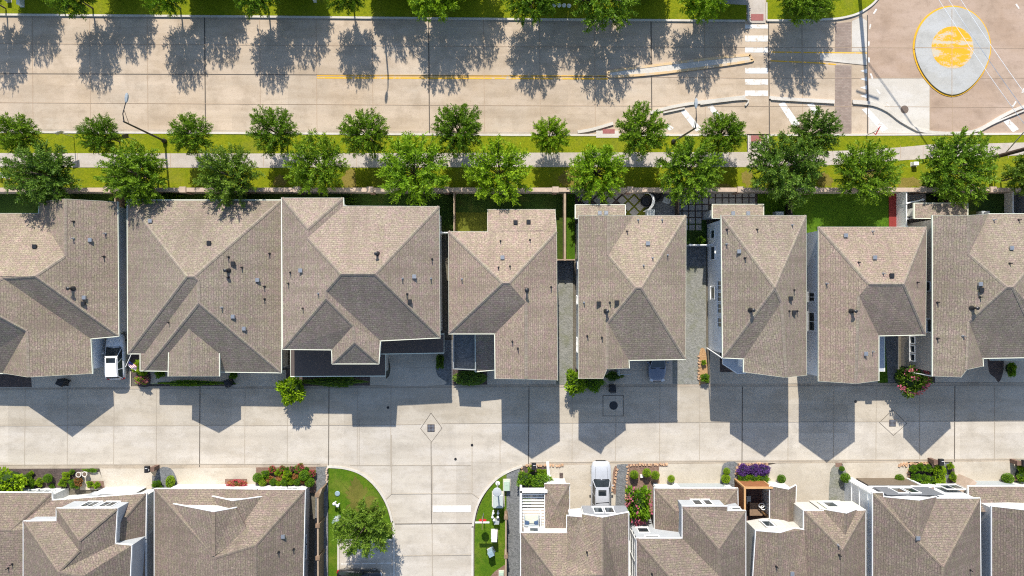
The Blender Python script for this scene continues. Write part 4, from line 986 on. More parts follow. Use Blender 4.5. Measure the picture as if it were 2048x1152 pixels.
l5 = house('house with a small peaked entry roof beside the cedar pergola and a grey side wall', 1610, 1100)
block(l5, 2.9, 'a 1540 972 e; g 1577 979 3.7; b 1592 971 e; c 1590 1046 e; h 1577 1046 3.7; d 1540 1046 e', 'a g h d; g b c h', WSTUCCO, gut=.06, over=.3)
block(l5, ZE, 'a 1608 1022 e; d 1731 1021 e; e 1731 1250 e; p 1685 1100 7.8; s 1685 1250 7.8; t 1622 1250 6.1; u 1608 1060 5.8; m 1590 1057 6.05; k 1560 1066 7.0; f 1512 1062 e; w 1560 1250 7.0; h 1500 1250 e',
      'a d p; d e s p; a p s t u; k m u t w; f k w h', CSIDE, z0=2.7, skip='es se st ts tw wt wh hw', gut=.06, over=.1)
block(l5, ZE, 'a 1640 1018 5.5; g 1693 1027 6.9; c 1714 1019 5.8; k 1690 1075 7.0', 'a g k; g c k', CSIDE, z0=2.7, skip='ak ka kc ck', gut=.06, over=.08)
yw = wpx(1018,'y',5.5)-.02
window(l5, 'N', yw+.06, wpx(1662,'x',4.5), 4.4, 1.1, 1.6, 1, frame=WHITE)
window(l5, 'N', wpx(1057,'y',ZE)-.05, wpx(1536,'x',4.4), 4.3, .9, 1.7, 1); window(l5, 'N', wpx(1057,'y',ZE)-.05, wpx(1555,'x',4.4), 4.3, .9, 1.7, 1)
mb = MB(); mb.prism([(q.x, q.y) for q in PP([(1510,1050),(1690,1025),(1690,1240),(1510,1240)])], 0, 2.75); obj('ground_floor', mb, WSTUCCO, l5)
mb = MB(); x0, x1 = wpx(1640,'x',4), wpx(1712,'x',4); mb.box(((x0+x1)/2, yw+.03, 4.4), (x1-x0, .05, 2.2)); obj('front_panel', mb, TRIM, l5)
block(l5, 3.1, 'a 1650 1014 3.3; b 1690 1010 4.0; c 1698 1030 4.6; d 1652 1034 3.9', 'a b c d', None, gut=.05, name='canopy')
vents(l5, 'p 1676 1090; p 1679 1110; p 1553 1133; b 1583 1146')

l6 = house('broad house with a long white side wall and a grey peaked front gable', 1850, 1100)
block(l6, ZE, 'a 1746 986 e; b 1766 986 e; b1 1767 994 e; g 1838 1001 7.3; c 1873 994 e; c1 1873 997 e; d 1960 997 e; e 1962 1250 e; f 1746 1250 e; p 1887 1134 8.9; s 1880 1250 8.9; q 1838 1085 7.75',
      'f a q p s; a b b1 q; b1 g q; g c q; c c1 q; c1 d p q; d e s p', GSIDE, skip='es se sf fs', gut=.06, over=.1)
yw = wpx(1001,'y',7.3)-.05
window(l6, 'N', yw+.06, wpx(1797,'x',4.3), 4.3, 1.02, 1.7, 1); window(l6, 'N', yw+.06, wpx(1822,'x',4.3), 4.3, 1.02, 1.7, 1)
mb = MB(); x0, x1 = wpx(1756,'x',4), wpx(1868,'x',4); mb.box(((x0+x1)/2, yw+.03, 4.3), (x1-x0, .05, 2.6)); obj('grey_panel', mb, DARKP, l6)
window(l6, 'N', yw, wpx(1905,'x',3.2), 3.0, 1.8, 1.6, 2)
mb = MB(); mb.box(((wpx(1738,'x',3)+wpx(1868,'x',3))/2, yw+.05, 2.92), (wpx(1868,'x',3)-wpx(1738,'x',3), .10, .14)); obj('trim_band', mb, WHITE, l6)
block(l6, 3.1, 'a 1848 978 e; b 1868 974 e; c 1868 990 3.7; d 1850 990 3.7', 'a b c d', None, gut=.05, name='porch_roof')
mb = MB(); p0, p1 = P(1826,962,0), P(1852,962,0); mb.box(((p0.x+p1.x)/2-1.2, p0.y-.5, 1.4), (.25,1.6,2.8)); obj('porch_post', mb, WHITE, l6)
garage(l6, yw+.02, wpx(1712,'x',0), wpx(1808,'x',0), mat=simple('shade_toned_garage_door', (.16,.125,.09), .7, .1))  # door colour darkened to brown to carry the shade of its recess
xw = wpx(1746,'x',ZE)+.1; mb = MB(); yS, yN = wpx(1250,'y',0), wpx(986,'y',ZE)-.14
for z in (1.5, 3.0, 4.6): mb.box((xw-.02, (yS+yN)/2, z), (.07, yN-yS, .12))
for i in range(5): mb.box((xw-.02, yN-.1-i*2.6, 2.7), (.065, .12, 5.2))
obj('wall_battens', mb, WHITE, l6)
vents(l6, 'p 1940 1140; b 1834 1075')

l7 = house('house in the lower right corner with a low garage roof and three small dormer windows', 2050, 1100)
block(l7, 2.9, 'a 1937 973 e; b 2140 973 e; c 2140 1024 4.7; d 1946 1024 4.4; e 1937 1004 3.6', 'a b c d e', WSTUCCO, gut=.06, over=.35, skip='bc cb cd dc')
block(l7, ZE, 'a 1984 1013 e; g 2080 1024 7.6; b 2160 1013 e; c 2160 1250 e; h 2080 1250 7.6; d 1984 1250 e', 'a g h d; g b c h', WSTUCCO, skip='bc ch hd', gut=.06, over=.3)
yw = wpx(1013,'y',ZE)-.3
for x in (2017,2034,2050): window(l7, 'N', yw, wpx(x,'x',4.5), 4.3, .75, 1.6, 1)
garage(l7, wpx(973,'y',2.9)-.3, wpx(1925,'x',0), wpx(2010,'x',0), mat=GREYP)
mb = MB(); mb.box(P(1916,980,1.1), (.45,3.0,2.3), R(-38)); obj('stone_pier', mb, STONE, l7)
# ================================================================ TREES AND PLANTS
def leaf_mesh(name, leaves, mats):
    "leaves: (position, direction, side, length, width, tone, material) as slim diamonds"
    vs = []; fs = []; tone = []; mi = []
    for p, d, s, L, W, t, m in leaves:
        n = len(vs); vs += [p, p+d*L*.5+s*W*.5, p+d*L, p+d*L*.5-s*W*.5]; fs.append((n,n+1,n+2,n+3)); tone += [t]*4; mi.append(m)
    me = bpy.data.meshes.new(name); me.from_pydata(vs, [], fs)
    for m in mats: me.materials.append(m)
    me.polygons.foreach_set('material_index', mi)
    a = me.attributes.new('tone', 'FLOAT', 'POINT'); a.data.foreach_set('value', tone); me.update()
    return me
def rv(rng):
    while True:
        v = Vector((rng.uniform(-1,1), rng.uniform(-1,1), rng.uniform(-1,1)))
        if .05 < v.length < 1: return v.normalized()
def tree_meshes(seed, rad=3.0, zb=1.7, zt=6.4, limbs=84, twigs=15, per=13, droop=.1, spiky=.22, fork=1.5):
    rng = random.Random(seed); leaves = []; wood = MB()
    zc = (zb+zt)/2-.2; hz = (zt-zb)/2
    lean = Vector((rng.uniform(-.25,.25), rng.uniform(-.25,.25), 0))
    top = Vector((lean.x, lean.y, zc+.5*hz))
    wood.tube([(0,0,-.1),(0,0,.2),(lean.x*.3,lean.y*.3,fork),(lean.x*.7,lean.y*.7,zc),tuple(top)], [.17,.13,.11,.08,.04], 7)
    sect = [1+rng.uniform(-.12,.12) for _ in range(7)]
    for i in range(limbs):
        az = i*2.39996+rng.uniform(-.25,.25); u = (i+.5)/limbs; el = math.asin(max(-.97,min(.97, -.42+1.36*u)))
        dirv = Vector((math.cos(az)*math.cos(el), math.sin(az)*math.cos(el), math.sin(el)))
        k = sect[int((az % 6.283)/6.284*7)]*(1-spiky*.45+rng.random()*spiky)
        end = Vector((dirv.x*rad*k, dirv.y*rad*k, zc+dirv.z*hz*(.9+.2*rng.random())))+lean
        st = Vector((lean.x*.5, lean.y*.5, min(zc, fork+rng.random()*1.2)))
        mid = st.lerp(end, .5)+Vector((0,0,.35*(1-abs(dirv.z))))+rv(rng)*.2
        def pt(t): return st*((1-t)**2)+mid*(2*t*(1-t))+end*(t*t)
        if i % 3 == 0: wood.tube([tuple(pt(t)) for t in (0,.35,.7,.97)], [.055,.04,.022,.008], 4)
        base_t = rng.random()
        for j in range(twigs):
            t = .34+.66*((j+rng.random())/twigs); p = pt(t); tan = (pt(min(1,t+.03))-pt(t-.03)).normalized()
            d = (tan*(.55+.5*t)+rv(rng)*.85+Vector((0,0,.18-droop*t))).normalized()
            L = rng.uniform(.32,.66)*(1.15-.3*t)
            ax = rv(rng); sd = d.cross(ax).normalized()
            for q in range(per):
                f = (q+.5)/per; pos = p+d*(L*f)+Vector((0,0,-.10*f*f))+rv(rng)*.035
                ld = (d*.75+sd*(1 if q % 2 else -1)*.8+rv(rng)*.45).normalized()
                s2 = ld.cross((Vector((0,0,1))*.8+rv(rng)).normalized())
                s2 = s2.normalized() if s2.length > .05 else sd
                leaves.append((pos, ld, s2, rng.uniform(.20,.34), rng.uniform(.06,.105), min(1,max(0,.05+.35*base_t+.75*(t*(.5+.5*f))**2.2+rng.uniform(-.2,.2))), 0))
    return leaves, wood
def wood_obj_mesh(name, wood):
    me = bpy.data.meshes.new(name); me.from_pydata(wood.v, [], wood.f); me.materials.append(BARK)
    me.polygons.foreach_set('use_smooth', [True]*len(me.polygons)); me.update(); return me
TV = []
for sd, kw in enumerate((dict(), dict(limbs=84, spiky=.22, droop=.25), dict(zt=6.9, limbs=94, spiky=.14), dict(limbs=80, spiky=.26), dict(zt=6.0, zb=1.5, limbs=90))):
    lv, wd = tree_meshes(11+sd*7, **kw)
    TV.append((lv, wood_obj_mesh('trunk', wd)))
CR = {}
def crown_mesh(v, mat):
    if (v, mat.name) not in CR: CR[(v, mat.name)] = leaf_mesh('crown', TV[v][0], [mat])
    return CR[(v, mat.name)]
def tree(name, label, base, rad, hgt, v, mat, rz, group):
    "rad in photo pixels at crown height, hgt in metres"
    t = thing(name, label, 'tree', base, rz, group)
    t.scale = (rad/20*.94/3.12,)*2+(hgt/6.4,)
    for nm, me in (('trunk', TV[v][1]), ('crown', crown_mesh(v, mat))):
        o = bpy.data.objects.new(nm, me); COL.objects.link(o); o.parent = t
    return t
def base_from_crown(x, y, z=4.0): return P(1024+(x-1024)*(H-z)/H, 576+(y-576)*(H-z)/H, .08)
G1 = 'young trees on the kerb strip south of the road'; G2 = 'larger trees between the sidewalk and the wall'; G3 = 'trees along the far kerb at the top edge'; G4 = 'trees of the second row beyond the top edge'
K = [(22,265,41,1,LEAF,'lime tipped tree at the left picture edge on the kerb strip'),
     (190,265,37,3,LEAF,'small ragged tree on the kerb strip left of the leaning street lamp'),
     (372,265,41,1,LEAF,'tree on the kerb strip right beside the leaning street lamp base'),
     (546,262,46,3,LEAF,'kerb strip tree above the corner shared by the two broad houses'),
     (730,265,48,1,LEAF,'wide kerb strip tree with one long twig reaching over the road'),
     (918,255,49,2,LEAF,'tall kerb strip tree nearest the long dark road joint'),
     (1100,268,38,4,LEAFY,'small round tree alone on the kerb strip, dark square shadow below it'),
     (1283,265,50,2,LEAF,'dense kerb strip tree beside the storm inlet'),
     (1455,260,43,4,LEAF,'round tree on the kerb strip just left of the crossing path'),
     (1637,262,45,0,LEAFD,'dark tree on the kerb strip between the crossing path and the red triangle')]
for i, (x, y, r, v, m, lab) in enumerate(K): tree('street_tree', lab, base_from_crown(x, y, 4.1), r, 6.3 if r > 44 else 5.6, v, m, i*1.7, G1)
B = [(85,352,64,2,LEAFD,'large dark tree above the wall at the far left, two pale boxes at its side'),
     (268,345,61,0,LEAF,'tree above the wall just left of the tall lamp shadow'),
     (455,350,58,3,LEAFD,'dark tree leaning over the wall behind the broad house with the flag'),
     (632,330,58,0,LEAF,'tree standing above the wall post behind the house with two porch roofs'),
     (823,338,70,1,LEAFY,'largest lime green tree, spreading over the wall left of the tan yard fence'),
     (1000,342,63,3,LEAFY,'pale green tree overhanging the fenced artificial turf'),
     (1197,340,57,4,LEAFY,'bright tree overhanging the diagonal paving'),
     (1380,338,63,0,LEAF,'broad tree over the dark patio between the two paved yards'),
     (1575,338,71,2,LEAFD,'broad dark tree just right of the crossing path end'),
     (1735,340,62,1,LEAF,'tree overhanging the top of the red wooden deck'),
     (1920,332,70,0,LEAF,'big tree in front of the utility pole base'),
     (2066,348,44,2,LEAFD,'dark tree cut by the right picture edge behind the utility pole')]
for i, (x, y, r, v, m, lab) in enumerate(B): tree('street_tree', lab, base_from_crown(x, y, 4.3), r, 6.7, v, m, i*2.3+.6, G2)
T = [(12,38,1,'first tree at the top left corner, only its lower crown in view'),(186,38,3,'tree on the far kerb above the lamp head in the road'),(361,37,3,'far kerb tree directly above the leaning street lamp'),(537,38,0,'far kerb tree with a ragged shadow left of where the yellow line begins'),(708,36,1,'narrow far kerb tree above the start of the yellow line'),(880,46,3,'wide far kerb tree beside the thick dark road joint'),(1062,48,0,'far kerb tree beside the row of small white stones'),(1197,60,3,'widest far kerb tree, spilling lime branches over the road'),(1385,46,1,'far kerb tree left of the upper crossing path'),(1578,50,0,'far kerb tree right of the upper crossing path')]
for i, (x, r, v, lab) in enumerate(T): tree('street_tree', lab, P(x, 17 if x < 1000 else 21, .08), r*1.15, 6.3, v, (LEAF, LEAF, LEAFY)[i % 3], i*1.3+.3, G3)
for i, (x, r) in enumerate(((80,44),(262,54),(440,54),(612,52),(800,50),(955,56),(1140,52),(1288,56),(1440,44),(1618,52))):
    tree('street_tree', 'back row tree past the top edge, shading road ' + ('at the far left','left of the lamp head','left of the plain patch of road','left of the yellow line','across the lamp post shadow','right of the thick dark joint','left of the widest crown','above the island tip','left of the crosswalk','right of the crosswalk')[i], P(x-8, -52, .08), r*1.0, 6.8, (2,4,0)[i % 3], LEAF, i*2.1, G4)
tree('street_tree', 'round tree overhanging the parking bay on the corner lawn', P(747,1031,.08), 54, 6.2, 2, LEAFD, .7, None)

def shade_block(label, x0, x1, y, h, depth=1.1):  # leafy block added out of view to cast straight-sided shadows on verge and road
    a, b = P(x0, y), P(x1, y); t = thing('hedge', label, 'hedge', ((a.x+b.x)/2, a.y, .05), 0, 'unseen leafy blocks added to shade the verge'); w = (b.x-a.x)
    rng = random.Random(int(x0)); L = []
    for i in range(int(900*w)):
        f = rng.random(); q = Vector((rng.uniform(-w/2,w/2), rng.uniform(-depth/2,depth/2), rng.uniform(.1,h)))
        if f < .3: q.z = h+rng.uniform(-.15,.15)
        elif f < .65: q.y = rng.choice((-1,1))*depth/2+rng.uniform(-.12,.12)
        elif f < .8: q.x = rng.choice((-1,1))*w/2+rng.uniform(-.15,.15)
        nd = rv(rng); sd = nd.cross(rv(rng)); sd = sd.normalized() if sd.length > .05 else Vector((1,0,0))
        L.append((q, nd, sd, rng.uniform(.2,.36), rng.uniform(.1,.17), rng.random(), 0))
    o = bpy.data.objects.new('foliage', leaf_mesh('foliage', L, [LEAF])); COL.objects.link(o); o.parent = t
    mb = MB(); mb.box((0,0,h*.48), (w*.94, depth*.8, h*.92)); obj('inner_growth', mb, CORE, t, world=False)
for x0, x1, h, lab in ((46,108,3.5,'far left'),(230,288,3.4,'between the first trees'),(386,478,3.5,'left of the bare road patch'),(557,652,3.6,'before the yellow line starts'),(748,845,3.5,'behind the far lamp'),(864,958,3.6,'right of the thick joint'),(1076,1130,3.4,'by the white stones'),(1258,1322,3.6,'above the island tip'),(1402,1494,3.3,'left of the upper crossing'),(1572,1655,3.4,'right of the upper crossing')):
    shade_block('unseen leafy block added past the top, shading the verge ' + lab, x0-4, x1-4, -29, h)
def shrub_leaves(seed, n, kind='round'):
    rng = random.Random(seed); L = []
    for i in range(n):
        d = rv(rng); d.z = abs(d.z)*1.0-.25 if d.z < 0 else d.z
        d.normalize()
        if kind == 'round': r = 1+rng.uniform(-.12,.08); nd = (d*.6+rv(rng)*.8).normalized(); ln = rng.uniform(.13,.22)
        else:
            lump = .16*math.sin(d.x*5.3+seed)+.14*math.sin(d.y*6.1+seed*2)+.10*math.sin(d.z*7)
            r = .80+lump+rng.uniform(-.3,.14); nd = (d+rv(rng)*.7+Vector((0,0,.2))).normalized(); ln = rng.uniform(.15,.29)
        p = Vector((d.x*r, d.y*r, d.z*r)); s = nd.cross(rv(rng)); s = s.normalized() if s.length > .05 else Vector((1,0,0))
        L.append((p, nd, s, ln, ln*.5, rng.random(), 0))
    return L
SM = {}
def shrub_mesh(kind, mat, seed):
    k = (kind, mat.name, seed % 3)
    if k not in SM: SM[k] = leaf_mesh('foliage', shrub_leaves(seed % 3+5, 1700 if kind == 'round' else 1700, kind), [mat])
    return SM[k]
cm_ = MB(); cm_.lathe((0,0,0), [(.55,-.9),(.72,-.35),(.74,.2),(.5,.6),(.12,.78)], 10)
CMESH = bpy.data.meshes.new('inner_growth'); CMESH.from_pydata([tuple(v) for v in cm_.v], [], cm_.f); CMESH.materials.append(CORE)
def flower_mesh(seed, mat, n=560, size=.17):
    k = ('f', mat.name, seed % 3, n)
    if k not in SM:
        rng = random.Random(seed % 3+40); L = []
        for c in range(n//8):
            d = rv(rng); d.z = abs(d.z)*.9+.1; d.normalize()
            for _ in range(8):
                q = (d+rv(rng)*.16).normalized(); nd = (q*.5+rv(rng)).normalized(); s = nd.cross(rv(rng)).normalized()
                L.append((q*(1.02+rng.uniform(-.06,.12)), nd, s, size*rng.uniform(.7,1.3), size*.8, rng.random(), 0))
        SM[k] = leaf_mesh('blossom', L, [mat])
    return SM[k]
NS = [0]
def shrub(label, px, py, rx, ry=None, h=None, kind='round', mat=None, flower=None, name='shrub', cat='shrub', group=None, z=None, leaf=1.0):
    "rx, ry in photo pixels, h the full height in metres"
    ry = ry or rx; NS[0] += 1; mat = mat or SHRUB
    h = h or (rx+ry)/20*.95
    zc = h*.5; k = (H-zc)/H
    c = P(px, py, zc); t = thing(name, label, cat, (c.x, c.y, .04), 0, group)
    s = (rx/20*k*.95, ry/20*k*.95, h*.52)
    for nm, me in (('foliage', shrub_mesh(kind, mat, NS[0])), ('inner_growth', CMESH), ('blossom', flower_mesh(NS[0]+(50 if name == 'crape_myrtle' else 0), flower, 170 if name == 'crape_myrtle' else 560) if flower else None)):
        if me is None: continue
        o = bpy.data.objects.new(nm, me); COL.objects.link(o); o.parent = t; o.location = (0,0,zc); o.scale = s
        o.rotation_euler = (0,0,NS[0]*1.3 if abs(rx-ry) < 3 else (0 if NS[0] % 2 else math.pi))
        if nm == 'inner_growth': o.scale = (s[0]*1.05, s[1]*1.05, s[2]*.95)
    return t
SL = 'loose'
# left garden
shrub('large bright leafy bush at the left end of the mulch bed', 14, 968, 34, 36, 2.6, SL, SHRUBL)
for x, y, r, m, kd, lab in ((56,955,9,SHRUB,SL,'dull green plant right of the large bright bush'),(65,966,8,SHRUB,SL,'low green plant against the white wall beside the large bush'),(97,956,8.5,SHRUB,'round','clipped round bush in the middle of the dark mulch bed'),(80,964,8,SHRUBL,SL,'loose lime plant left of the clipped round bush'),(134,951,8,SHRUBL,SL,'yellow green plant near the two white pots'),(126,966,8,SHRUBL,SL,'lime plant against the white wall left of the paved path'),(150,967,10,SHRUB,SL,'spiky green plant at the wall beside the dry orange grass'),(64,946,4.5,SHRUBL,SL,'tiny yellow plant at the kerb end of the mulch bed'),(105,971,5,SHRUB,SL,'thin pale plant under the clipped round bush'),(145,943,5,SHRUB,SL,'small grassy clump by the alley edge above the pots')):
    shrub(lab, x, y, r, None, None if kd == 'round' else r/12, kd, m, name='garden_plant', cat='plant')
shrub('dry orange grass clump beside the paved path', 158, 963, 8, 9, .8, SL, ORF, name='ornamental_grass', cat='plant')
shrub('low green strip plant along the alley edge at the first driveway', 182, 940, 15, 4, .35, SL, SHRUB, name='ground_cover', cat='plant')
shrub('left plant of the little bed before the pale garage pier', 181, 968, 7, 6, .6, SL, SHRUBL, name='garden_plant', cat='plant')
shrub('right plant of the little bed before the pale garage pier', 195, 970, 7, 6, .6, SL, SHRUBL, name='garden_plant', cat='plant')
shrub('leafy shrub left on the dark gravel below the mailbox', 315, 970, 11, 9, 1.0, SL, SHRUB)
shrub('conical olive shrub right on the dark gravel below the mailbox', 342, 963, 8, 12, 1.1, 'round', SHRUBL)
shrub('orange and red leaved shrubs filling the small bed beside the entry path', 474, 968, 20, 9, .8, SL, ORF, REDF, 'flowering_shrub')
shrub('round yellowish shrub in the entry notch below the small red bed', 485, 985, 5, 8, 1.0, SL, SHRUBL)
shrub('lime plant tucked at the white wall corner of the entry', 516, 980, 6, 5, .7, SL, SHRUBL, name='garden_plant', cat='plant')
ordn = ['first','second','third','fourth','fifth','sixth','seventh']
GB = 'clipped bushes along the white wall of the flower bed'
for i, (x, y, r) in enumerate(((516,955,9),(526,963,8),(547,963,7),(558,965,6),(570,963,8),(582,963,6.5),(595,963,7),(620,964,9))):
    shrub(('bushy dark' if i == 0 else 'clipped round') + ' shrub, ' + (ordn[i] if i < 7 else 'last') + ' from the left against the white wall of the flower bed', x, y, r, None, r/9, 'round', (SHRUB, SHRUBL)[i in (1,3,5)], group=GB)
for x, y, r, lab in ((609,950,10,'large round shrub at the right end of the flower bed'),(576,949,9,'bright bushy shrub in the middle of the flower bed'),(557,945,7,'green shrub between two red flower clumps, left of the bed middle'),(532,948,8,'loose green shrub in the left part of the flower bed'),(574,940,6,'green shrub at the alley edge in the middle of the flower bed'),(594,941,5,'small green shrub at the alley edge right of the bed middle'),(613,938,5,'small green shrub at the alley edge near the gravel strip')):
    shrub(lab, x, y, r, None, r/9, SL if r != 10 else 'round', SHRUBL if r in (9,7) else SHRUB)
for x, y, rx, f, lab in ((545,938,7,REDF,'red flowers at the alley edge, leftmost clump of the bed'),(565,937,6,REDF,'red flowers at the alley edge, second clump of the bed'),(585,937,5,PINK,'small pink flowers at the alley edge of the bed'),(601,936,9,REDF,'crimson flowers at the alley edge, widest clump of the bed'),(625,946,7,REDF,'dark red shrub at the right end of the bed beside the gravel'),(562,956,9,ORF,'coral leaved clump in the centre of the bed'),(539,957,7,ORF,'tan leaved clump left of the coral clump'),(591,953,6,ORF,'pale orange clump right of the bed centre'),(606,961,5,ORF,'small tan clump beneath the large round shrub')):
    shrub(lab, x, y, rx, None, .6, SL, SHRUB if f is REDF or f is PINK else ORF, f, 'flowering_shrub')
# middle fronts
shrub('bright lime young tree at the alley edge between the two broad houses', 586, 778, 27, 26, 3.0, SL, SHRUBL, name='young_tree', cat='tree')
shrub('large round lime bush at the corner of the gravel strip and the alley', 1148, 766, 20, 26, 2.2, SL, SHRUBL)
shrub('dark hedge under the eave right of the large round lime bush', 1187, 765, 22, 16, 1.2, SL, SHRUB, name='hedge', cat='hedge')
shrub('shrub under the small flag at the house corner', 283, 737, 16, 14, 1.2, SL, SHRUBL)
shrub('red tinged flowering shrub by the alley below the small flag', 286, 759, 13, 9, .9, SL, SHRUBL, PINK, 'flowering_shrub')
shrub('low clipped hedge along the shaded path of the broad house', 384, 766, 70, 5, .7, SL, SHRUB, name='hedge', cat='hedge')
shrub('dark fern like shrub beneath the shaded dormer gable', 321, 747, 10, 8, .8, SL, SHRUB)
shrub('small dark shrub by the shaded driveway of the broad house', 468, 750, 9, 8, .8, SL, SHRUB)
shrub('long shaded hedge under the lower dark porch roof', 670, 763, 62, 9, .9, SL, LEAFD, name='hedge', cat='hedge')
shrub('narrow shaded shrub beside the curved driveway', 880, 722, 8, 15, 1.0, SL, LEAFD)
shrub('box hedge in deep shade below the balcony deck', 939, 756, 32, 14, 1.0, 'round', LEAFD, name='hedge', cat='hedge')
shrub('dark hedge row in the bed by the shaded trash bin', 1226, 752, 18, 8, .8, SL, LEAFD, name='hedge', cat='hedge')
shrub('small green plant halfway along the tan mulch strip', 1407, 725, 5, 5, .5, SL, SHRUBL, name='garden_plant', cat='plant')
shrub('grey green plant at the lower end of the tan mulch strip', 1410, 755, 9, 9, .8, SL, SHRUB, name='garden_plant', cat='plant')
t = shrub('pink crape myrtle leaning over the alley beside the beige side wall', 1820, 758, 30, 28, 3.4, SL, LEAFD, PINK, 'crape_myrtle', 'tree')
shrub('narrow bright hedge before the right edge house', 2021, 738, 7, 15, 1.1, SL, SHRUB, name='hedge', cat='hedge')
shrub('small shrub in the shaded grass by the shadow toned gravel patch', 1402, 482, 8, 8, .8, SL, SHRUB)
# right gardens
shrub('dark round shrub at the corner of the hedge bed by the dark gravel', 1049, 958, 15, 15, 1.5, SL, SHRUB)
shrub('thick clipped green hedge in front of the white balcony', 1083, 963, 23, 15, 1.3, 'round', SHRUB, name='hedge', cat='hedge')
shrub('yellow green plant left of the white arrow board', 1082, 944, 12, 6, .7, SL, SHRUBL, name='garden_plant', cat='plant')
shrub('small lime plant beneath the leftmost mailbox of the right gardens', 1061, 938, 6, 7, .6, SL, SHRUBL, name='garden_plant', cat='plant')
for x, y, lab in ((1268,949,'round topiary, left of three on the red mulch'),(1293,945,'round topiary, middle of three on the red mulch'),(1310,950,'round topiary, right of three on the red mulch')):
    shrub(lab, x, y, 8.2, 8.2, .95, 'round', SHRUBL, name='topiary')
shrub('tall pink flowering bush between the pickup and the garage roof', 1275, 1008, 26, 36, 3.2, SL, SHRUB, PINK, 'crape_myrtle', 'shrub')
for x, y, r, m, lab in ((1342,957,7,SHRUBL,'topiary ball beside the steps of the low garage roof house'),(1453,942,6.5,SHRUBL,'smaller olive topiary ball on the dark gravel'),(1451,957,8.5,SHRUBL,'larger bright topiary ball on the dark gravel'),(1562,957,8,SHRUB,'dark potted bush beside the peaked entry roof'),(1683,937,5,SHRUB,'small bush at the tip of the gravel tongue'),(1690,955,9,SHRUB,'round bush by the white side wall on the gravel tongue'),(1798,956,8,SHRUB,'round bush beside the path of the grey gabled house'),(2014,956,10,SHRUB,'round bush beside the last driveway at the right')):
    shrub(lab, x, y, r, None, r/9, 'round', m, name='topiary')
GP = 'purple flower clumps above the cedar pergola'
for x, lab in ((1486,'left clump of purple flowers above the cedar pergola'),(1507,'middle clump of purple flowers above the cedar pergola'),(1526,'right clump of purple flowers above the cedar pergola')):
    shrub(lab, x, 940, 12, 11, .8, SL, PURP, PURP, 'flowering_shrub', 'flowers', GP)
for x, lab in ((1487,'left third of the green hedge under the purple flowers'),(1507,'middle third of the green hedge under the purple flowers'),(1527,'right third of the green hedge under the purple flowers')):
    shrub(lab, x, 958, 12, 9, .9, SL, SHRUB, None, 'hedge', 'hedge', 'hedge bushes under the purple flowers')
for x, y, rx, ry, lab in ((1826,937,7,8,'upper left bush of the brown bed by the stone mailbox'),(1840,934,7,8,'upper middle bush of the brown bed by the stone mailbox'),(1856,937,8,8,'upper right bush of the brown bed just under the mailbox'),(1831,955,10,8,'lower left bush of the brown bed by the stone mailbox'),(1848,957,10,9,'lower middle bush of the brown bed by the stone mailbox'),(1864,959,8,8,'lower right bush of the brown bed by the stone mailbox')):
    shrub(lab, x, y, rx, ry, .9, SL, SHRUB, group='bushes in the brown bed')
shrub('tall bright hedge closing the right side of the brown bed', 1877, 948, 11, 22, 1.3, SL, SHRUBL, name='hedge', cat='hedge')
shrub('small lime shrub on the thin mulch strip left of the last driveway', 1900, 932, 6, 7, .7, SL, SHRUBL)
shrub('yellowish plant lower on the thin mulch strip left of the last driveway', 1905, 953, 7, 9, .7, SL, SHRUBL, name='garden_plant', cat='plant')
shrub('leafy bush under the rightmost mailbox', 2042, 930, 10, 9, 1.0, SL, SHRUBL)
shrub('dark leafy bush at the right picture edge below the rightmost mailbox', 2043, 952, 11, 13, 1.2, SL, SHRUB)
shrub('green potted plant on the white slatted balcony', 1057, 1001, 4.5, 5, .5, SL, SHRUB, name='potted_plant', cat='plant')
shrub('dark plant in the corner of the white slatted balcony', 1049, 1000, 4, 8, .5, SL, LEAFD, name='potted_plant', cat='plant')
shrub('dark green plant inside the cedar pergola yard', 1535, 1012, 7, 8, 1.4, SL, LEAFD, name='potted_plant', cat='plant')
shrub('climbing plant at the wall foot behind the broad house with the flag', 343, 392, 20, 5, .9, SL, SHRUB, name='garden_plant', cat='plant')
# plants on the shaded yards
shrub('dark shrub row at the yard edge under the lime tree', 690, 402, 26, 6, 1.0, SL, LEAFD, name='hedge', cat='hedge')
shrub('dark purple brown shrub on the verge left of the utility pole tree', 1860, 372, 22, 12, 1.2, SL, LEAFD)
# ================================================================ WALLS, FENCES, STREET FURNITURE
bw = thing('boundary_wall', 'long brick wall with pink stone cap dividing the verge from the back yards', 'wall', P(1024,384))
mb = MB(); mb.sweep(PP([(-300,385),(2400,385)]), .28, -.05, 1.86); obj('wall_panel', mb, WALLB, bw)
mb = MB(); mb.sweep(PP([(-300,385),(2400,385)]), .40, 1.86, 1.98); obj('cap', mb, STONE, bw)
for x in (-80,68,215,366,480,594,740,892,1020,1111,1260,1380,1481,1628,1775,1846,1986,2130):
    p = P(x, 381, 2.0); mb = MB(); mb.box((p.x, P(0,385).y, .98), (.46,.46,2.05)); o = obj('pier', mb, WALLB, bw)
    mb = MB(); mb.box((p.x, P(0,385).y, 2.06), (.66,.60,.14), taper=.9); obj('pier_cap', mb, STONE, o)
def fence(label, pts, h=1.85, mat=None, posts=None, w=.06, rail=None, cat='fence', name='fence', pw=.12):
    a = P(*pts[0]); t = thing(name, label, cat, a); mb = MB(); q = PP(pts); mb.sweep(q, w, -.04, h); obj('panel', mb, mat or FENCEW, t)
    mb = MB(); mb.sweep(q, w+.05, h, h+.05); obj('top_rail', mb, rail or mat or FENCEW, t)
    for x, y in (posts or [pts[0], pts[-1]]):
        p = P(x, y); mb = MB(); mb.box((p.x,p.y,h/2), (pw,pw,h+.16)); mb.box((p.x,p.y,h+.1), (pw+.06,pw+.06,.06)); obj('post', mb, mat or FENCEW, t)
    return t
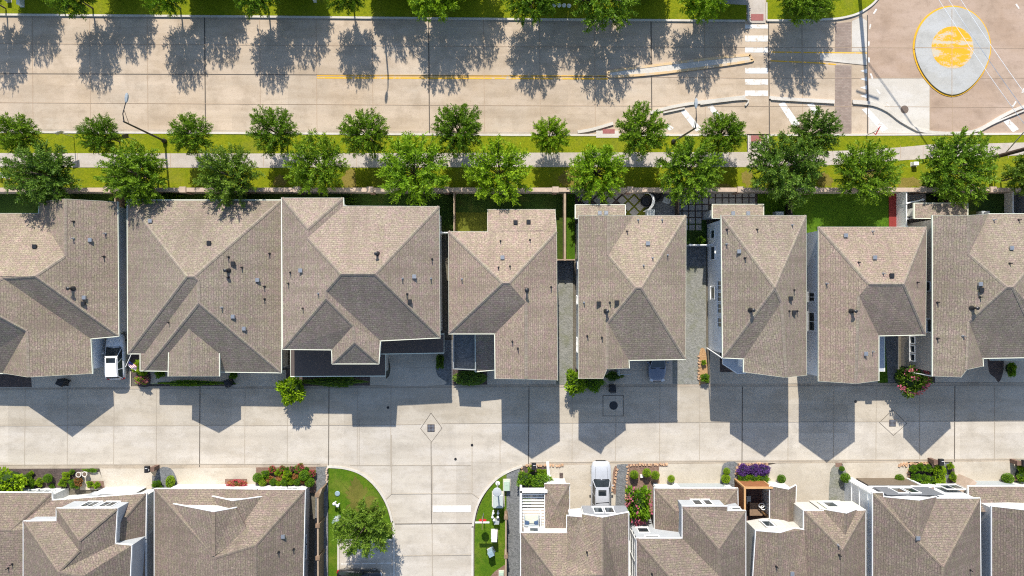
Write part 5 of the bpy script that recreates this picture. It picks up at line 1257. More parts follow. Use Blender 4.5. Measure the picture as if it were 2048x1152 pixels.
fence('wooden fence at the left side of the artificial turf patch', [(911,388),(911,468)], 1.8, WOOD, rail=FENCEW)
fence('tan topped fence between the turf yard and the bright grass strip', [(1127,388),(1127,521)], 1.8, FENCEW, rail=FENCEW, w=.16)
fence('short fence closing the bright grass strip from the gravel', [(1112,521),(1147,521)], 1.8, FENCEW, rail=FENCEW)
fence('short white capped fence between the two wide houses and the turf yard', [(886,468),(911,468)], 1.8, WHITE)
fence('pale fence across the gravel passage by the windowed side wall', [(1371,492),(1413,492)], 1.8, GSIDE, rail=WHITE)
fence('dark fence between the grey patio slabs and the dark patio', [(1350,388),(1350,432)], 1.5, DARKW, rail=WOOD)
fence('dark fence beside the paved yard, running to the narrow house corner', [(1571,388),(1571,432)], 1.5, DARKW, rail=WOOD)
fence('white fence along the red wooden deck', [(1792,388),(1792,456)], 1.8, WHITE)
fence('slanting white fence around the covered grill', [(1792,411),(1824,404)], 1.8, WHITE)
fence('white fence meeting the beige side wall below the covered grill', [(1794,441),(1850,431)], 1.8, WHITE)
fence('dark fence from the wall to the low rear roof at the right', [(1883,388),(1883,412)], 1.7, WOOD)
fence('pale railing left of the grey patio strip at the right edge', [(2008,388),(2008,430)], 1.2, WHITE, w=.04)
fence('pale railing right of the grey patio strip at the right edge', [(2033,388),(2033,430)], 1.2, GMETAL, w=.04)
fence('thin fence behind the first two houses at the left', [(250,388),(250,414)], 1.7, FENCEW)
fence('narrow gate between the first two houses', [(238,662),(258,660)], 1.8, WHITE)
t = fence('brown board fence with tan posts along the left corner lawn', [(654,966),(647,985),(648,1400)], 2.0, WOOD, [(646,978),(647,1037),(647,1100),(647,1170)], rail=FENCEW, w=.10, pw=.34)
t = fence('board fence with tan posts along the right utility lawn', [(1012,1018),(1012,1400)], 1.6, WOOD, [(1012,1024),(1012,1100),(1012,1180)], rail=FENCEW, w=.09, pw=.3)
mb = MB(); rng = random.Random(9)
for i in range(7): mb.box(P(654+rng.uniform(-1,1), 938+i*4.2, .15), (.25,.2,.3), rng.uniform(0,3), taper=.7)
tag(obj('stone_row', mb, STONE), 'short row of rough stones between the gravel strip and corner lawn', 'stones')

def lamp(label, base, top, head, hz, name='street_lamp'):
    "a column with a curved arm and a flat cobra head; hz = column height"
    b = P(*base); t = thing(name, label, 'street lamp', b, group='cobra head street lamps')
    tp = P(top[0], top[1], hz); hd = P(head[0], head[1], hz+.35)
    tp = Vector((b.x, b.y, hz)) if top == base else tp
    mb = MB(); mb.tube([b, b+(tp-b)*.5, tp], [.11,.09,.075], 10); obj('pole', mb, DMETAL, t)
    mb = MB(); mb.lathe(b, [(.24,-.02),(.22,.45),(.13,.6)], 12); obj('base', mb, DMETAL, t)
    mb = MB(); mb.tube([tp-Vector((0,0,.1)), tp.lerp(hd,.35)+Vector((0,0,.25)), hd], [.05,.045,.04], 8)
    mb.tube([tp-Vector((0,0,.9)), tp.lerp(hd,.55)+Vector((0,0,.12))], .022, 6); obj('arm', mb, DMETAL, t)
    d = (hd-tp).normalized(); mb = MB()
    for k, (u, w, hh) in enumerate(((-.12,.10,.08),(.08,.26,.14),(.36,.32,.16),(.62,.26,.12),(.76,.10,.07))):
        q = hd+d*u; n = Vector((-d.y,d.x,0)).normalized()*w/2
        mb.v += [tuple(q+n-Vector((0,0,hh/2))), tuple(q-n-Vector((0,0,hh/2))), tuple(q-n*.8+Vector((0,0,hh/2))), tuple(q+n*.8+Vector((0,0,hh/2)))]
    for i in range(4):
        a = 4*i
        for j in range(4): mb.f.append((a+j,a+(j+1)%4,a+4+(j+1)%4,a+4+j)); mb.mi.append(0)
    mb.f += [(3,2,1,0),(16,17,18,19)]; mb.mi += [0,0]
    obj('lamp_head', mb, GREYP, t); return t
lamp('street lamp leaning over the road at the left, between two kerb trees', (331,283), (247,243), (252,203), 7.4)
lamp('street lamp over the white hatched stripes near the crosswalk', (1346,284), (1391,256), (1392,214), 7.2)
lamp('street lamp north of the road whose shadow crosses the yellow line', (762,-16), (731.5,-85), (725.6,-66), 7.2)
# signs on posts
def postsign(label, base, h, w, hh, face, mat, shape='rect', ang=0):
    b = P(*base); t = thing('road_sign', label, 'road sign', b); mb = MB(); mb.tube([b, b+Vector((0,0,h))], .035, 8); obj('post', mb, GMETAL, t)
    c = b+Vector((0,-.04,h-hh/2)); mb = MB(); a = R(ang); u = Vector((math.cos(a), math.sin(a), 0)); n = Vector((-u.y,u.x,0))
    if shape == 'rect': pts = [(-w/2,-hh/2),(w/2,-hh/2),(w/2,hh/2),(-w/2,hh/2)]
    elif shape == 'diamond': pts = [(0,-hh/2),(w/2,0),(0,hh/2),(-w/2,0)]
    elif shape == 'tri': pts = [(0,-hh/2),(w/2,hh/2),(-w/2,hh/2)]
    else: pts = [(w/2*math.cos(R(22.5+45*i)), hh/2*math.sin(R(22.5+45*i))) for i in range(8)]
    F = [c+u*x+Vector((0,0,y)) for x, y in pts]; k = len(pts); off = n*.02
    mb.idx([p+off for p in F]+[p-off for p in F], [tuple(range(k)), tuple(range(2*k-1,k-1,-1))]+[(i,(i+1)%k,k+(i+1)%k,k+i) for i in range(k)])
    obj('sign_plate', mb, mat, t); return t
postsign('pale grey sign plate on a thin post, verge at the far left', (149,275), 2.6, .75, .55, 0, GMETAL, 'rect', 20)
t = postsign('dark diamond sign on a bent post beside the leaning lamp', (274,281), 2.7, .8, 1.2, 0, DMETAL, 'diamond', 40)
mb = MB(); b = P(274,281); mb.box(b+Vector((0,-.03,2.15)), (.5,.05,.4), R(40)); obj('sign_plate', mb, DMETAL, t)
t = postsign('red bordered triangular yield sign beside the last hatched stripe', (1732,271), 2.3, 1.0, .9, 0, simple('sign_red', (.35,.03,.03), .5), 'tri', 62)
mb = MB(); b = P(1732,271); c = b+Vector((0,-.04,1.82)); u = Vector((math.cos(R(62)), math.sin(R(62)),0)); n = Vector((-u.y,u.x,0))
for s in (1,-1):
    q = [c+u*x+Vector((0,0,y))+n*.024*s for x, y in ((0,-.26),(.30,.27),(-.30,.27))]
    mb.face(q if s < 0 else q[::-1])
obj('sign_face', mb, WHITE, t)
b = P(967,1026); t = thing('street_sign', 'thin crossed street name blades over a stop sign on the right lawn', 'street sign', b)
mb = MB(); mb.tube([b, b+Vector((0,0,3.0))], .035, 8); obj('post', mb, GMETAL, t)
SGN = simple('sign_green', (.02,.12,.05), .5)
mb = MB(); mb.box(b+Vector((0,0,2.72)), (1.35,.045,.24)); mb.box(b+Vector((0,0,2.86)), (1.35,.09,.04)); obj('name_blade', mb, WHITE, t)
mb = MB(); mb.box(b+Vector((0,0,3.0)), (.045,1.2,.24)); obj('name_blade', mb, WOOD, t)
mb = MB(); c = b+Vector((0,-.05,2.0)); pts = [(.40*math.cos(R(22.5+45*i)), .40*math.sin(R(22.5+45*i))) for i in range(8)]
F = [c+Vector((x,0,y)) for x, y in pts]; mb.idx([p+Vector((0,.015,0)) for p in F]+[p-Vector((0,.015,0)) for p in F], [tuple(range(8)), tuple(range(15,7,-1))]+[(i,(i+1)%8,8+(i+1)%8,8+i) for i in range(8)])
obj('stop_plate', mb, simple('stop_red', (.45,.02,.02), .5), t)
# utility poles with their wires
def upole(label, x, y, h, arm=True):
    b = P(x, y); t = thing('utility_pole', label, 'utility pole', b); mb = MB(); mb.tube([b, b+Vector((0,0,h*.5)), b+Vector((0,0,h))], [.20,.18,.14], 10); obj('pole', mb, POLEW, t)
    mb = MB(); mb.box(b+Vector((0,0,h-.9)), (2.4,.12,.14), R(-20)); obj('crossarm', mb, POLEW, t); return t
upole('dark wooden utility pole leaning out of frame at the right edge', 1976, 318, 11.5)
upole('utility pole north of the road whose long shadow crosses the yield triangles', 1712, -78, 12.0)
a0, b0 = P(1712,-78), P(1976,318)
for i, (z, s, lab) in enumerate(((8.6,.35,'rightmost thin overhead cable crossing the red paving'),(7.9,-.1,'middle thin overhead cable crossing the red paving'),(7.3,-.45,'leftmost thin overhead cable crossing the red paving'))):
    mb = MB(); d = (b0-a0); pts = []
    for j in range(17):
        u = j/16; pts.append(a0+d*u+Vector((s,0,z-.5*4*u*(1-u))))
    mb.tube(pts, .022, 5); tag(obj('overhead_cable', mb, simple('bare_cable', (.85,.85,.85), .4, .05)), lab, 'cable')
b = P(1983,313); t = thing('guy_pole', 'slim grey steel pole beside the dark wooden utility pole', 'pole', b)
mb = MB(); mb.tube([b, b+Vector((0,0,2.0)), P(2048,264,4.5)], .05, 8); obj('pole', mb, GMETAL, t)
b = P(1866,296); t = thing('trail_sign', 'dark wooden double board sign frame on the verge above the big tree', 'sign', b); mb = MB()
for dx in (-.05, 1.4): mb.tube([b+Vector((dx,0,0)), b+Vector((dx,0,1.3))], .05, 6)
obj('post', mb, DMETAL, t); mb = MB(); mb.box(b+Vector((.6,0,1.1)), (2.2,.08,.35), R(6)); mb.box(b+Vector((.6,0,.6)), (2.0,.08,.25), R(6)); obj('board', mb, DMETAL, t)
# small boxes on the verge
def ubox(label, x, y, d, mat, name='utility_box', lid=None, rz=0, cat='utility box'):
    b = P(x, y); t = thing(name, label, cat, b, rz); mb = MB(); mb.box((0,0,d[2]/2+.06), d, taper=.93); obj('cabinet', mb, mat, t, world=False)
    mb = MB(); mb.box((0,0,d[2]+.08), (d[0]*1.02,d[1]*1.02,.05), taper=.92); mb.box((0,d[1]*.1,d[2]+.115), (d[0]*.5,.03,.02)); obj('lid', mb, lid or mat, t, world=False)
    mb = MB(); mb.box((0,0,.05), (d[0]*1.25,d[1]*1.25,.12)); obj('plinth', mb, CURB, t, world=False); return t
ubox('small pale utility box at the left edge, left of two', 4, 350, (.3,.45,.5), WHITE)
ubox('small pale utility box under the dark tree, right of two', 17, 353, (.35,.45,.5), WHITE)
ubox('pale utility box on grass between the red deck tree and the pole tree', 1826, 329, (.5,.35,.5), WHITE)
ubox('flat white sign like box at the top left corner', 46, 8, (.35,.6,.6), WHITE)
ubox('small dark box in the top left corner beside the white one', 20, 2, (.4,.3,.5), GREYP)
ubox('narrow white box on the shaded top verge', 631, 0, (.25,.5,.5), WHITE)
for i, (x, y) in enumerate(((1108,11),(1118,11),(1128,11),(1138,12))):
    mb = MB(); mb.lathe(P(x, y, .1), [(.2,-.05),(.22,.08),(.12,.22)], 9); tag(obj('stone_block', mb, WHITE), 'pale round stone in the shade of the far verge, ' + ordn[i] + ' from the left', 'stone', 'row of small white stones')
ubox('large grey green transformer box under the round lamp disc', 996.5, 997, (1.0,1.25,1.0), simple('transformer_grey', (.42,.46,.43), .5, .05))
ubox('pale green pedestal box at the gravel edge near the hedge corner', 1013.5, 969, (.6,.95,.55), GREENP)
ubox('grey meter box below the white bollards', 993.5, 1041, (.5,.35,.6), GREYP)
ubox('white electric cabinet on the right lawn beside the fence', 989, 1067, (.55,.8,1.2), WHITE)
ubox('blue grey pedestal near the lower end of the right lawn', 982.5, 1100, (.55,.5,1.1), BLUEG, rz=.5)
ubox('small green box standing on the brown mulch corner', 1003, 1146, (.45,.55,.5), GREENP)
for i, (x, y) in enumerate(((987,1021),(985.5,1029),(988.5,1035),(996.5,1021),(996,1029))):
    b = P(x, y); t = thing('bollard', 'short white marker bollard above the meter box, ' + ('left row top','left row middle','left row bottom','right row top','right row bottom')[i], 'bollard', b, group='white marker bollards'); mb = MB(); mb.tube([(0,0,0),(0,0,.85)], .09, 10); obj('tube', mb, WHITE, t, world=False)
    mb = MB(); mb.lathe((0,0,.8), [(.12,0),(.12,.1),(.05,.18)], 10); obj('cap', mb, WHITE, t, world=False)
b = P(995.5,966); t = thing('post_lamp', 'short post lamp with grey disc top and round white foot', 'lamp', b); mb = MB(); mb.lathe(b, [(.22,0),(.22,.12),(.10,.14)], 18); obj('foot', mb, WHITE, t)
mb = MB(); mb.tube([b, b+Vector((0,0,3.0))], .07, 8); obj('post', mb, GMETAL, t); mb = MB(); mb.lathe(b+Vector((0,0,2.9)), [(.10,0),(.40,.10),(.43,.14),(.38,.18),(.08,.22)], 24); obj('disc', mb, simple('lamp_disc', (.40,.42,.43), .5, .04), t)
mb = MB(); mb.lathe(P(675,987,.08), [(.26,0),(.26,.06),(.2,.09)], 14); tag(obj('valve_box', mb, BLUEG), 'flat teal valve cover in the left corner lawn', 'valve box')
b = P(676,1005); t = thing('backflow_valve', 'white two part backflow valve on the left corner lawn', 'valve', b); mb = MB(); mb.tube([b+Vector((-.2,.1,0)), b+Vector((-.2,.1,.7)), b+Vector((.15,-.1,.7)), b+Vector((.15,-.1,0))], .09, 8); obj('pipe', mb, WHITE, t); mb = MB(); mb.lathe(b+Vector((.15,-.1,.7)), [(.14,-.05),(.16,.1),(.05,.2)], 10); mb.lathe(b+Vector((-.2,.1,.7)), [(.14,-.05),(.16,.1),(.05,.2)], 10); obj('cap', mb, WHITE, t)
b = P(678,1033); t = thing('pedestal', 'grey round topped pedestal with pale arm on the left corner lawn', 'pedestal', b); mb = MB(); mb.tube([b, b+Vector((0,0,1.0))], .2, 12); mb.lathe(b+Vector((0,0,1.0)), [(.26,0),(.28,.1),(.12,.2)], 14); obj('drum', mb, GREYP, t); mb = MB(); mb.box(b+Vector((-.32,-.22,.45)), (.3,.55,.8), R(-25), taper=.8); obj('arm', mb, BLUEG, t)

# bins and mailboxes
def trash_bin(label, x, y, rz):
    t = thing('trash_bin', label, 'trash bin', P(x, y, .02), rz, 'black wheeled trash bins')
    mb = MB(); mb.box((0,0,.5), (.50,.60,1.0), taper=1.12); obj('body', mb, BLACK, t, world=False)
    mb = MB(); mb.box((0,.02,1.04), (.60,.74,.06), taper=.92); mb.box((0,-.0,1.085), (.40,.48,.04), taper=.8); mb.tube([(-.28,-.4,.98),(.28,-.4,.98)], .025, 6); obj('lid', mb, BLACK, t, world=False)
    for s in (-1,1): mb = MB(); mb.tube([(s*.24,-.3,.11),(s*.31,-.3,.11)], .11, 12); obj('wheel', mb, DMETAL, t, world=False)
trash_bin('black wheeled bin lying in shade by the first house apron', 133, 763, R(65))
trash_bin('black wheeled bin at the shaded house corner above the alley', 463, 764, R(20))
trash_bin('black wheeled bin standing in the alley above the square manhole panel', 1223, 775, R(5))
def mailbox(label, x, y, sx, stone=False):
    b = P(x, y, .0); t = thing('mailbox', label, 'mailbox', b, group='black mailboxes along the alley'); mb = MB()
    if stone: mb.box((-.02*sx,0,.55), (.38,.38,1.05)); mb.box((-.02*sx,0,1.06), (.44,.44,.08)); obj('pillar', mb, simple('mailbox_brick', (.16,.10,.075), .9, .3, 5), t, world=False)
    else: mb.box((0,0,.55), (.14,.14,1.1)); mb.box((0,-.15,1.0), (.7,.12,.10)); obj('post', mb, WOOD, t, world=False)
    mb = MB(); cx = .40*sx if stone else 0
    mb.box((cx,.05,1.16), (.46,.62,.20)); mb.lathe((cx,0,0), [(.001,1.0),(.001,1.01)], 4)
    prof = [(-.23,1.25),(-.21,1.36),(-.14,1.43),(0,1.46),(.14,1.43),(.21,1.36),(.23,1.25)]
    vs = [(cx+px_, .36, pz) for px_, pz in prof]+[(cx+px_, -.26, pz) for px_, pz in prof]
    mb.idx(vs, [tuple(range(6,-1,-1)), tuple(range(7,14))]+[(i,i+1,8+i,7+i) for i in range(6)])
    o = obj('box', mb, BLACK, t, world=False)
    mb = MB(); mb.box((cx+.03,.18,1.468), (.24,.035,.008)); mb.box((cx+.24,.0,1.34), (.02,.2,.1)); obj('flag', mb, WHITE, o, world=False)
mailbox('mailbox on a brown pillar above the dark gravel and two shrubs', 315, 933, -1, True)
mailbox('mailbox on a thin post above the thick green hedge bed', 1067, 927, 1)
mailbox('stone pillar mailbox above the brown bush bed', 1859, 919, 1, True)
mailbox('stone pillar mailbox at the right picture edge', 2023, 921, 1, True)

# ================================================================ GARDEN THINGS
for i, (x, y) in enumerate(((163.5,946.5),(175.5,945.5))):
    t = thing('plant_pot', ('left' if i == 0 else 'right') + ' white rimmed round pot beside the paved path', 'pot', P(x, y, .05), group='white rimmed pots'); mb = MB(); mb.lathe((0,0,0), [(.15,0),(.22,.5),(.27,.5),(.27,.55),(.20,.55),(.19,.5)], 20); obj('pot', mb, CURB, t, world=False)
    mb = MB(); mb.lathe((0,0,.0), [(.19,.44),(.19,.53)], 14); obj('soil', mb, SOIL, t, world=False)
b = P(1096,940); t = thing('arrow_board', 'white arrow shaped board standing in the hedge bed', 'garden sign', b, R(4)); mb = MB()
mb.prism([(-.13,1.0),(.13,1.0),(.13,-.35),(.28,-.35),(0,-.95),(-.28,-.35),(-.13,-.35)], .55, .62); obj('board', mb, WHITE, t, world=False); mb = MB(); mb.box((0,.2,.27), (.08,.08,.55)); obj('stake', mb, WOOD, t, world=False)
b = P(291,722); t = thing('flag', 'small striped flag with blue canton hanging at the shaded house corner', 'flag', b); mb = MB(); mb.tube([b+Vector((-.15,.9,2.3)), b+Vector((-.55,-.3,2.6))], .025, 6); obj('flagstaff', mb, WHITE, t)
o3 = b+Vector((-.2,.25,2.5)); u = Vector((.85,-.55,0)).normalized(); v = Vector((-.45,-.75,-.25)).normalized(); reds, whites, blue = MB(), MB(), MB()
for i in range(9):
    for j in range(8):
        a = lambda s, q: o3+u*(s*.10)+v*(q*.07)+Vector((0,0,.06*math.sin(s*.9+q*.5)))
        m = blue if (i < 4 and j < 4) else (reds if j % 2 == 0 else whites); m.face([a(i,j),a(i+1,j),a(i+1,j+1),a(i,j+1)])
obj('stripes', reds, simple('flag_red', (.36,.03,.05), .8), t); obj('stripes', whites, WHITE, t); obj('canton', blue, simple('flag_blue', (.02,.03,.14), .8), t)
def patio_chair(label, x, y, z, rz, mat):
    t = thing('patio_chair', label, 'chair', P(x, y, z), rz); mb = MB(); mb.box((0,0,.42), (.55,.55,.08)); obj('seat', mb, mat, t, world=False); mb = MB(); mb.box((0,-.28,.75), (.55,.07,.6)); obj('backrest', mb, mat, t, world=False)
    for sx in (-.23,.23):
        for sy in (-.23,.23): mb = MB(); mb.box((sx,sy,.2), (.05,.05,.4)); obj('leg', mb, mat, t, world=False)
# loveseat with blue cushions on the balcony
t = thing('loveseat', 'grey framed loveseat with pale seat and two blue pillows on the balcony', 'sofa', P(1063,1037,2.62), 0)
mb = MB(); mb.box((0,.08,.25), (1.25,.75,.35)); obj('seat', mb, simple('pale_cushion', (.55,.56,.46), .9), t, world=False)
mb = MB(); mb.box((0,-.42,.45), (1.4,.14,.75)); mb.box((-.68,0,.35), (.1,.9,.6)); mb.box((.68,0,.35), (.1,.9,.6)); obj('frame', mb, GREYP, t, world=False)
for s in (-1,1): mb = MB(); mb.box((s*.44,-.22,.55), (.42,.3,.42), s*.3, taper=.8); obj('pillow', mb, simple('blue_pillow', (.05,.09,.17), .9), t, world=False)
# cedar pergola
b = P(1508,1002); t = thing('pergola', 'cedar pergola with slatted sides around a shaded sitting corner', 'pergola', b)
zt = 2.9; x0, x1, y0, y1 = wpx(1489,'x',zt), wpx(1543,'x',zt), wpx(1040,'y',zt), wpx(975,'y',zt)
CED = simple('cedar_beam', (.50,.29,.13), .7, .12, 3)
for qx, qy in ((x0,y0),(x1,y0),(x0,y1),(x1,y1)): mb = MB(); mb.box((qx,qy,zt/2), (.16,.16,zt)); obj('post', mb, CED, t)
mb = MB(); mb.box(((x0+x1)/2,y1,zt+.07), (x1-x0+.2,.18,.14)); mb.box((x0,(y0+y1)/2,zt+.071), (.18,y1-y0-.2,.14)); obj('beam', mb, CED, t)
mb = MB()
for i in range(13): z = .2+i*.215; mb.box(((x0+x1)/2,y1+.03,z), (x1-x0-.2,.04,.18)); mb.box((x0-.03,(y0+y1)/2,z), (.04,y1-y0-.2,.18))
obj('slat_screen', mb, simple('cedar_slat', (.27,.11,.045), .75, .2, 3), t)
mb = MB()
for i in range(6): mb.box((x1+.02,y1-.3-i*.35,zt-.6), (.04,.08,.9))
obj('side_screen', mb, CED, t)
sheet('dark_patio', [(1477,968),(1548,968),(1548,1050),(1477,1050)], .07, simple('dark_tile', (.10,.06,.055), .8, .2, 4))
t = thing('garden_table', 'square brown wooden table in front of the pergola opening', 'table', P(1507,1014,.1), 0); mb = MB(); mb.box((0,0,.7), (1.25,1.25,.07)); obj('tabletop', mb, WOOD, t, world=False)
for sx in (-.5,.5):
    for sy in (-.5,.5): mb = MB(); mb.box((sx,sy,.34), (.08,.08,.66)); obj('leg', mb, WOOD, t, world=False)
patio_chair('grey patio chair at the left inside the cedar pergola', 1493, 995, .1, R(-90), GREYP)
for i, (x, y) in enumerate(((1523,1011),(1527,1015))):
    mb = MB(); c = P(x, y, 1.2); mb.tube([c+Vector((.26*math.cos(a*.3927),.22*math.sin(a*.3927),0)) for a in range(17)], .05, 6, cap=False); tag(obj('metal_ring', mb, WHITE), ('upper','lower')[i]+' white ring ornament beside the brown table', 'ornament')
# back yard furniture
b = P(1294,405); t = thing('hanging_chair', 'white egg chair frame of curved tubes on the small turf patch', 'chair', b); mb = MB()
for k in (0,1,2): mb.tube([b+Vector((.35-.25*k*.4+.55*math.sin(a*.2)-.5, .9*math.cos(a*.2), 1.7*math.sin(a*.2)+.1*k)) for a in range(17)], .05, 6)
obj('frame', mb, WHITE, t); mb = MB(); mb.lathe(b+Vector((-.25,0,.45)), [(.2,0),(.5,.15),(.62,.5),(.55,.55),(.4,.25)], 16); obj('basket', mb, BLACK, t)
t = thing('covered_grill', 'black covered grill inside the slanting white fence', 'grill', P(1811,430,.06), 0); mb = MB(); mb.box((0,0,.55), (1.3,.8,1.1), taper=.85); mb.lathe((0,0,1.05), [(.45,0),(.42,.2),(.2,.3)], 12); obj('cover', mb, BLACK, t, world=False); mb = MB(); mb.box((.8,0,.5), (.3,.6,.9)); obj('side_shelf', mb, BLACK, t, world=False)
def ac(label, x, y):
    t = thing('air_conditioner', label, 'air conditioner', P(x, y), group='outdoor air conditioning units'); mb = MB(); mb.box((0,0,.42), (.85,.85,.84), taper=.96); obj('cabinet', mb, GREYP, t, world=False)
    mb = MB(); mb.tube([(.34*math.cos(i*.5236),.34*math.sin(i*.5236),.86) for i in range(13)], .03, 6, cap=False); mb.box((0,0,.86), (.7,.04,.03)); mb.box((0,0,.861), (.04,.7,.03)); obj('fan_guard', mb, WHITE, t, world=False)
ac('air conditioner between the egg chair and the rear eave', 1298, 428); ac('air conditioner behind the wide house with two porch roofs', 716, 424); ac('air conditioner at the rear of the right edge house', 1960, 432); ac('air conditioner at the rear of the narrow windowed house', 1553, 433)
patio_chair('dark wicker chair on the shaded grey patio above the low rear roof', 1868, 394, .06, .4, DMETAL)
patio_chair('grey chair on the dark slate patio under the broad tree', 1330, 402, .06, 1.2, GREYP)
t = thing('fire_pit', 'round black fire pit table on the dark patio', 'fire pit', P(1312,393,.06)); mb = MB(); mb.lathe((0,0,0), [(.55,0),(.6,.4),(.6,.5),(.4,.5),(.38,.35)], 20); obj('bowl', mb, BLACK, t, world=False)
mb = MB(); mb.box(P(1283,952,.2), (.28,.25,.35)); tag(obj('path_light', mb, WHITE), 'small white garden box light between two topiaries on red mulch', 'garden light')

# ================================================================ CARS
def car(label, x, y, rz, L, W, Hh, mat, kind):
    """front towards +Y; a lofted body with glass set in the cabin"""
    t = thing('parked_car', label, 'car', P(x, y, .02), rz); hw = W/2; hl = L/2
    truck = kind == 'truck'
    st = [(-hl,.66,.42,.74),(-hl+.05,.82,.36,.86),(-hl+.14,.92,.30,.94),(-hl+.5,.985,.24,1.02),(-hl+1.1,1.0,.22,1.05),(0,1.0,.20,1.04),(hl-1.5,1.0,.20,1.02),(hl-1.0,.985,.22,.99),(hl-.45,.93,.26,.90),(hl-.18,.82,.30,.79),(hl-.06,.68,.36,.70),(hl,.52,.44,.60)]
    if kind == 'sedan': st = [(a,b_,c,d*.90) for a,b_,c,d in st]
    if truck: st = [(a,min(1,b_*1.02),c*1.4,d*1.12) for a,b_,c,d in st]
    mb = MB(); n = 12
    for (yy, w, zb, zt) in st:
        w *= hw; zm = zb+(zt-zb)*.55
        for q in ((-.80,zb),(-.97,zb+.12),(-1,zm),(-.985,zt-.13),(-.90,zt-.03),(-.55,zt+.025),(0,zt+.04),(.55,zt+.025),(.90,zt-.03),(.985,zt-.13),(1,zm),(.97,zb+.12)): mb.v.append((q[0]*w, yy, q[1]))
    for i in range(len(st)-1):
        for k in range(n): mb.f.append((i*n+k, i*n+(k+1)%n, (i+1)*n+(k+1)%n, (i+1)*n+k)); mb.mi.append(0)
    mb.f += [tuple(range(n-1,-1,-1)), tuple(range((len(st)-1)*n, len(st)*n))]; mb.mi += [0,0]
    obj('body', mb, mat, t, smooth=True, world=False)
    zb = {'suv':1.0,'sedan':.90,'truck':1.14}[kind]; zr = Hh
    # cabin outline: (y base, y roof) rear and front
    rb, rt, ft, fb = {'suv':(-hl+.12,-hl+.42,hl-2.15,hl-1.30),'sedan':(-hl+.75,-hl+1.45,hl-2.25,hl-1.40),'truck':(-hl+.1,-hl+.25,hl-2.35,hl-1.75)}[kind]
    wb, wr = hw*.93, hw*.71
    B = [(-wb,rb,zb),(wb,rb,zb),(wb*.95,fb,zb),(-wb*.95,fb,zb)]; T = [(-wr,rt,zr-.05),(wr,rt,zr-.05),(wr*.95,ft,zr-.04),(-wr*.95,ft,zr-.04)]
    mb = MB(); mb.idx(B+T, [(0,1,5,4),(1,2,6,5),(2,3,7,6),(3,0,4,7)]); obj('cabin', mb, mat, t, world=False)
    mb = MB(); nx, ny = 6, 10; vs = []
    for j in range(ny+1):
        v = j/ny; yy = rt-.06+(ft+.05-rt+.06)*v; ww = wr*(1-.05*v)*1.02*(1-.13*abs(2*v-1)**5); cap = .05*math.sin(math.pi*v)**.5 if 0 < v < 1 else 0
        for i in range(nx+1): u = i/nx*2-1; vs.append((u*ww, yy, zr-.05+.055*(1-abs(u)**3)+cap))
    mb.idx(vs, [(j*(nx+1)+i, j*(nx+1)+i+1, (j+1)*(nx+1)+i+1, (j+1)*(nx+1)+i) for j in range(ny) for i in range(nx)])
    rf = obj('roof', mb, mat, t, smooth=True, world=False)
    CG = CARGLASS
    def quad(name, a, b, c, d, m, inn=.08, out=.012):
        a, b, c, d = (Vector(p) for p in (a,b,c,d)); ce = (a+b+c+d)/4; nn = (b-a).cross(d-a).normalized()
        f = lambda p: p+(ce-p)*inn+nn*out
        mm = MB(); mm.face([f(a),f(b),f(c),f(d)]); return obj(name, mm, m, t, world=False)
    quad('windshield', B[2], B[3], T[3], T[2], CG, .07); quad('rear_window', B[0], B[1], T[1], T[0], CG, .12)
    for s, (b0, b1, t1, t0) in ((1,(B[1],B[2],T[2],T[1])),(-1,(B[3],B[0],T[0],T[3]))):
        b0, b1, t0, t1 = Vector(b0), Vector(b1), Vector(t0), Vector(t1)
        for k in range(3 if kind != 'sedan' else 2):
            m = 3 if kind != 'sedan' else 2; u0, u1 = k/m, (k+1)/m
            quad('side_window', b0.lerp(b1,u0), b0.lerp(b1,u1), t0.lerp(t1,u1), t0.lerp(t1,u0), CG, .10)
    if kind in ('suv','truck'):
        mb = MB(); mb.box((0, ft-.38 if kind == 'suv' else ft-.5, zr+.052), (wr*1.35 if kind == 'suv' else wr*1.1,.48 if kind == 'suv' else .55,.02)); obj('sunroof', mb, CG, rf, world=False)
        for s in (-1,1): mb = MB(); mb.tube([(s*wr*.92,rt+.2,zr+.02),(s*wr*.92,rt+.35,zr+.06),(s*wr*.9,ft-.35,zr+.06),(s*wr*.9,ft-.2,zr+.02)], .02, 6); obj('roof_rail', mb, GMETAL, rf, world=False)
    if truck:
        mb = MB(); mb.box((0,rt+1.25,zr+.06), (wr*1.9,.05,.03), .08); obj('roof_bar', mb, DMETAL, rf, world=False)
    for s in (-1,1):
        mb = MB(); mb.box((s*(hw+.09), fb-.55, zb+.08), (.2,.13,.14), taper=.8); obj('mirror', mb, mat, t, world=False)
        for yy in (-hl+.92, hl-.92):
            mb = MB(); mb.tube([(s*(hw-.30),yy,.34),(s*(hw-.05),yy,.34)], .34, 20); o = obj('wheel', mb, BLACK, t, world=False); mb = MB(); mb.tube([(s*(hw-.06),yy,.34),(s*(hw-.035),yy,.34)], .22, 14); obj('rim', mb, GMETAL, o, world=False)
        zf = .70 if kind != 'truck' else .85
        mb = MB(); mb.box((s*hw*.62, hl-.20, zf), (.38,.30,.10), -s*.45, taper=.7); obj('headlight', mb, HEADL, t, world=False)
        mb = MB(); mb.box((s*hw*.80, -hl+.10, zf+.12), (.30,.18,.20), s*.3, taper=.8); obj('taillight', mb, TAILL, t, world=False)
    mb = MB(); mb.box((0,hl-.03,.52), (hw*.9,.06,.2)); obj('grille', mb, BLACK, t, world=False)
    mb = MB()
    for s in (-1,1): mb.tube([(s*hw*.55,hl-.5,zb-.045 if truck else zb-.075),(s*hw*.62,fb+.02,zb+.03)], .012, 4)
    obj('hood_crease', mb, DMETAL, t, world=False)
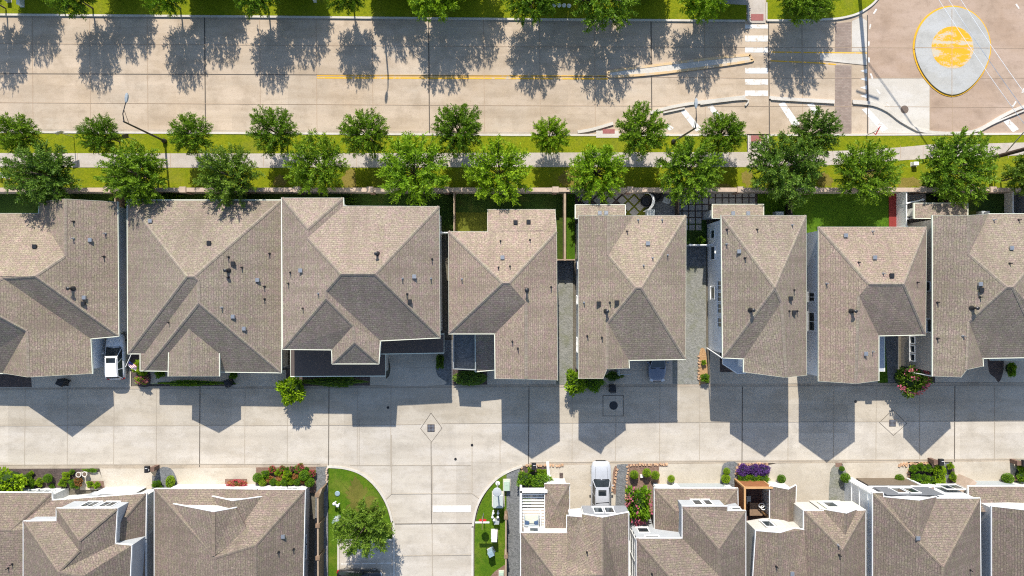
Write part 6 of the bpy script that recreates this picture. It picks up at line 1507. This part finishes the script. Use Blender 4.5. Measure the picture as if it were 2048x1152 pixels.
    mb = MB(); mb.box((0,-hl+.02,.55), (hw*1.6,.06,.16)); obj('bumper', mb, BLACK, t, world=False)
    mb = MB(); mb.box((0,fb+.03,zb+.035), (hw*1.5,.07,.02)); obj('wiper_cowl', mb, BLACK, t, world=False)
    return t
CARGLASS = glass_mat('car_glass', (.02,.026,.03), .05); HEADL = simple('headlight_glass', (.62,.64,.66), .15); TAILL = simple('taillight_red', (.40,.015,.02), .25)
car('white hatchback parked under the corner of the first house, tail to the alley', 239.5, 712, R(1), 4.5, 1.84, 1.55, paint_mat('white_car_paint', (.80,.80,.80)), 'suv')
car('dark blue grey sedan nosing out from under the eave', 1311.5, 716, R(180), 4.6, 1.8, 1.42, paint_mat('slate_car_paint', (.17,.19,.24), .25, .3), 'sedan')
car('silver four door vehicle parked nose out beside the gravel tongue', 1200, 971, R(0), 5.3, 2.0, 1.8, paint_mat('silver_car_paint', (.50,.51,.53), .3, .2), 'truck')
car('black car in the parking bay cut by the bottom edge', 722, 1153, R(-92), 4.5, 1.85, 1.5, paint_mat('black_car_paint', (.018,.018,.02), .2), 'suv')

# ================================================================ LIGHT AND CAMERA
EL = R(39.5); DX = -.085
sv = Vector((DX, 1, 0)).normalized()*math.cos(EL)+Vector((0,0,math.sin(EL)))
sl = bpy.data.lights.new('sun', 'SUN'); sl.energy = 4.5; sl.angle = R(.53); sl.color = (1,.945,.85)
so = bpy.data.objects.new('sun', sl); COL.objects.link(so); so.location = (0,0,90); so.rotation_euler = sv.to_track_quat('Z','Y').to_euler()
w = bpy.data.worlds.new('World'); SC.world = w; w.use_nodes = True; nt = w.node_tree; nt.nodes.clear()
sky = nt.nodes.new('ShaderNodeTexSky'); sky.sky_type = 'NISHITA'; sky.sun_disc = False; sky.sun_elevation = EL; sky.sun_rotation = math.atan2(DX, 1); sky.altitude = 50; sky.air_density = 1.0; sky.dust_density = .6
bg = nt.nodes.new('ShaderNodeBackground'); bg.inputs[1].default_value = .135; ow = nt.nodes.new('ShaderNodeOutputWorld')
nt.links.new(sky.outputs[0], bg.inputs[0]); nt.links.new(bg.outputs[0], ow.inputs[0])
cam = bpy.data.cameras.new('camera'); cam.sensor_width = 36; cam.lens = 36*H/102.4; cam.clip_end = 1000; cam.clip_start = .5
co = bpy.data.objects.new('camera', cam); COL.objects.link(co); co.location = (0,0,H); co.rotation_euler = (0,0,0); SC.camera = co
SC.view_settings.view_transform = 'Standard'; SC.view_settings.look = 'None'; SC.view_settings.gamma = 1; SC.view_settings.exposure = .57

SC.cycles.use_denoising = False; SC.cycles.filter_width = 1.15
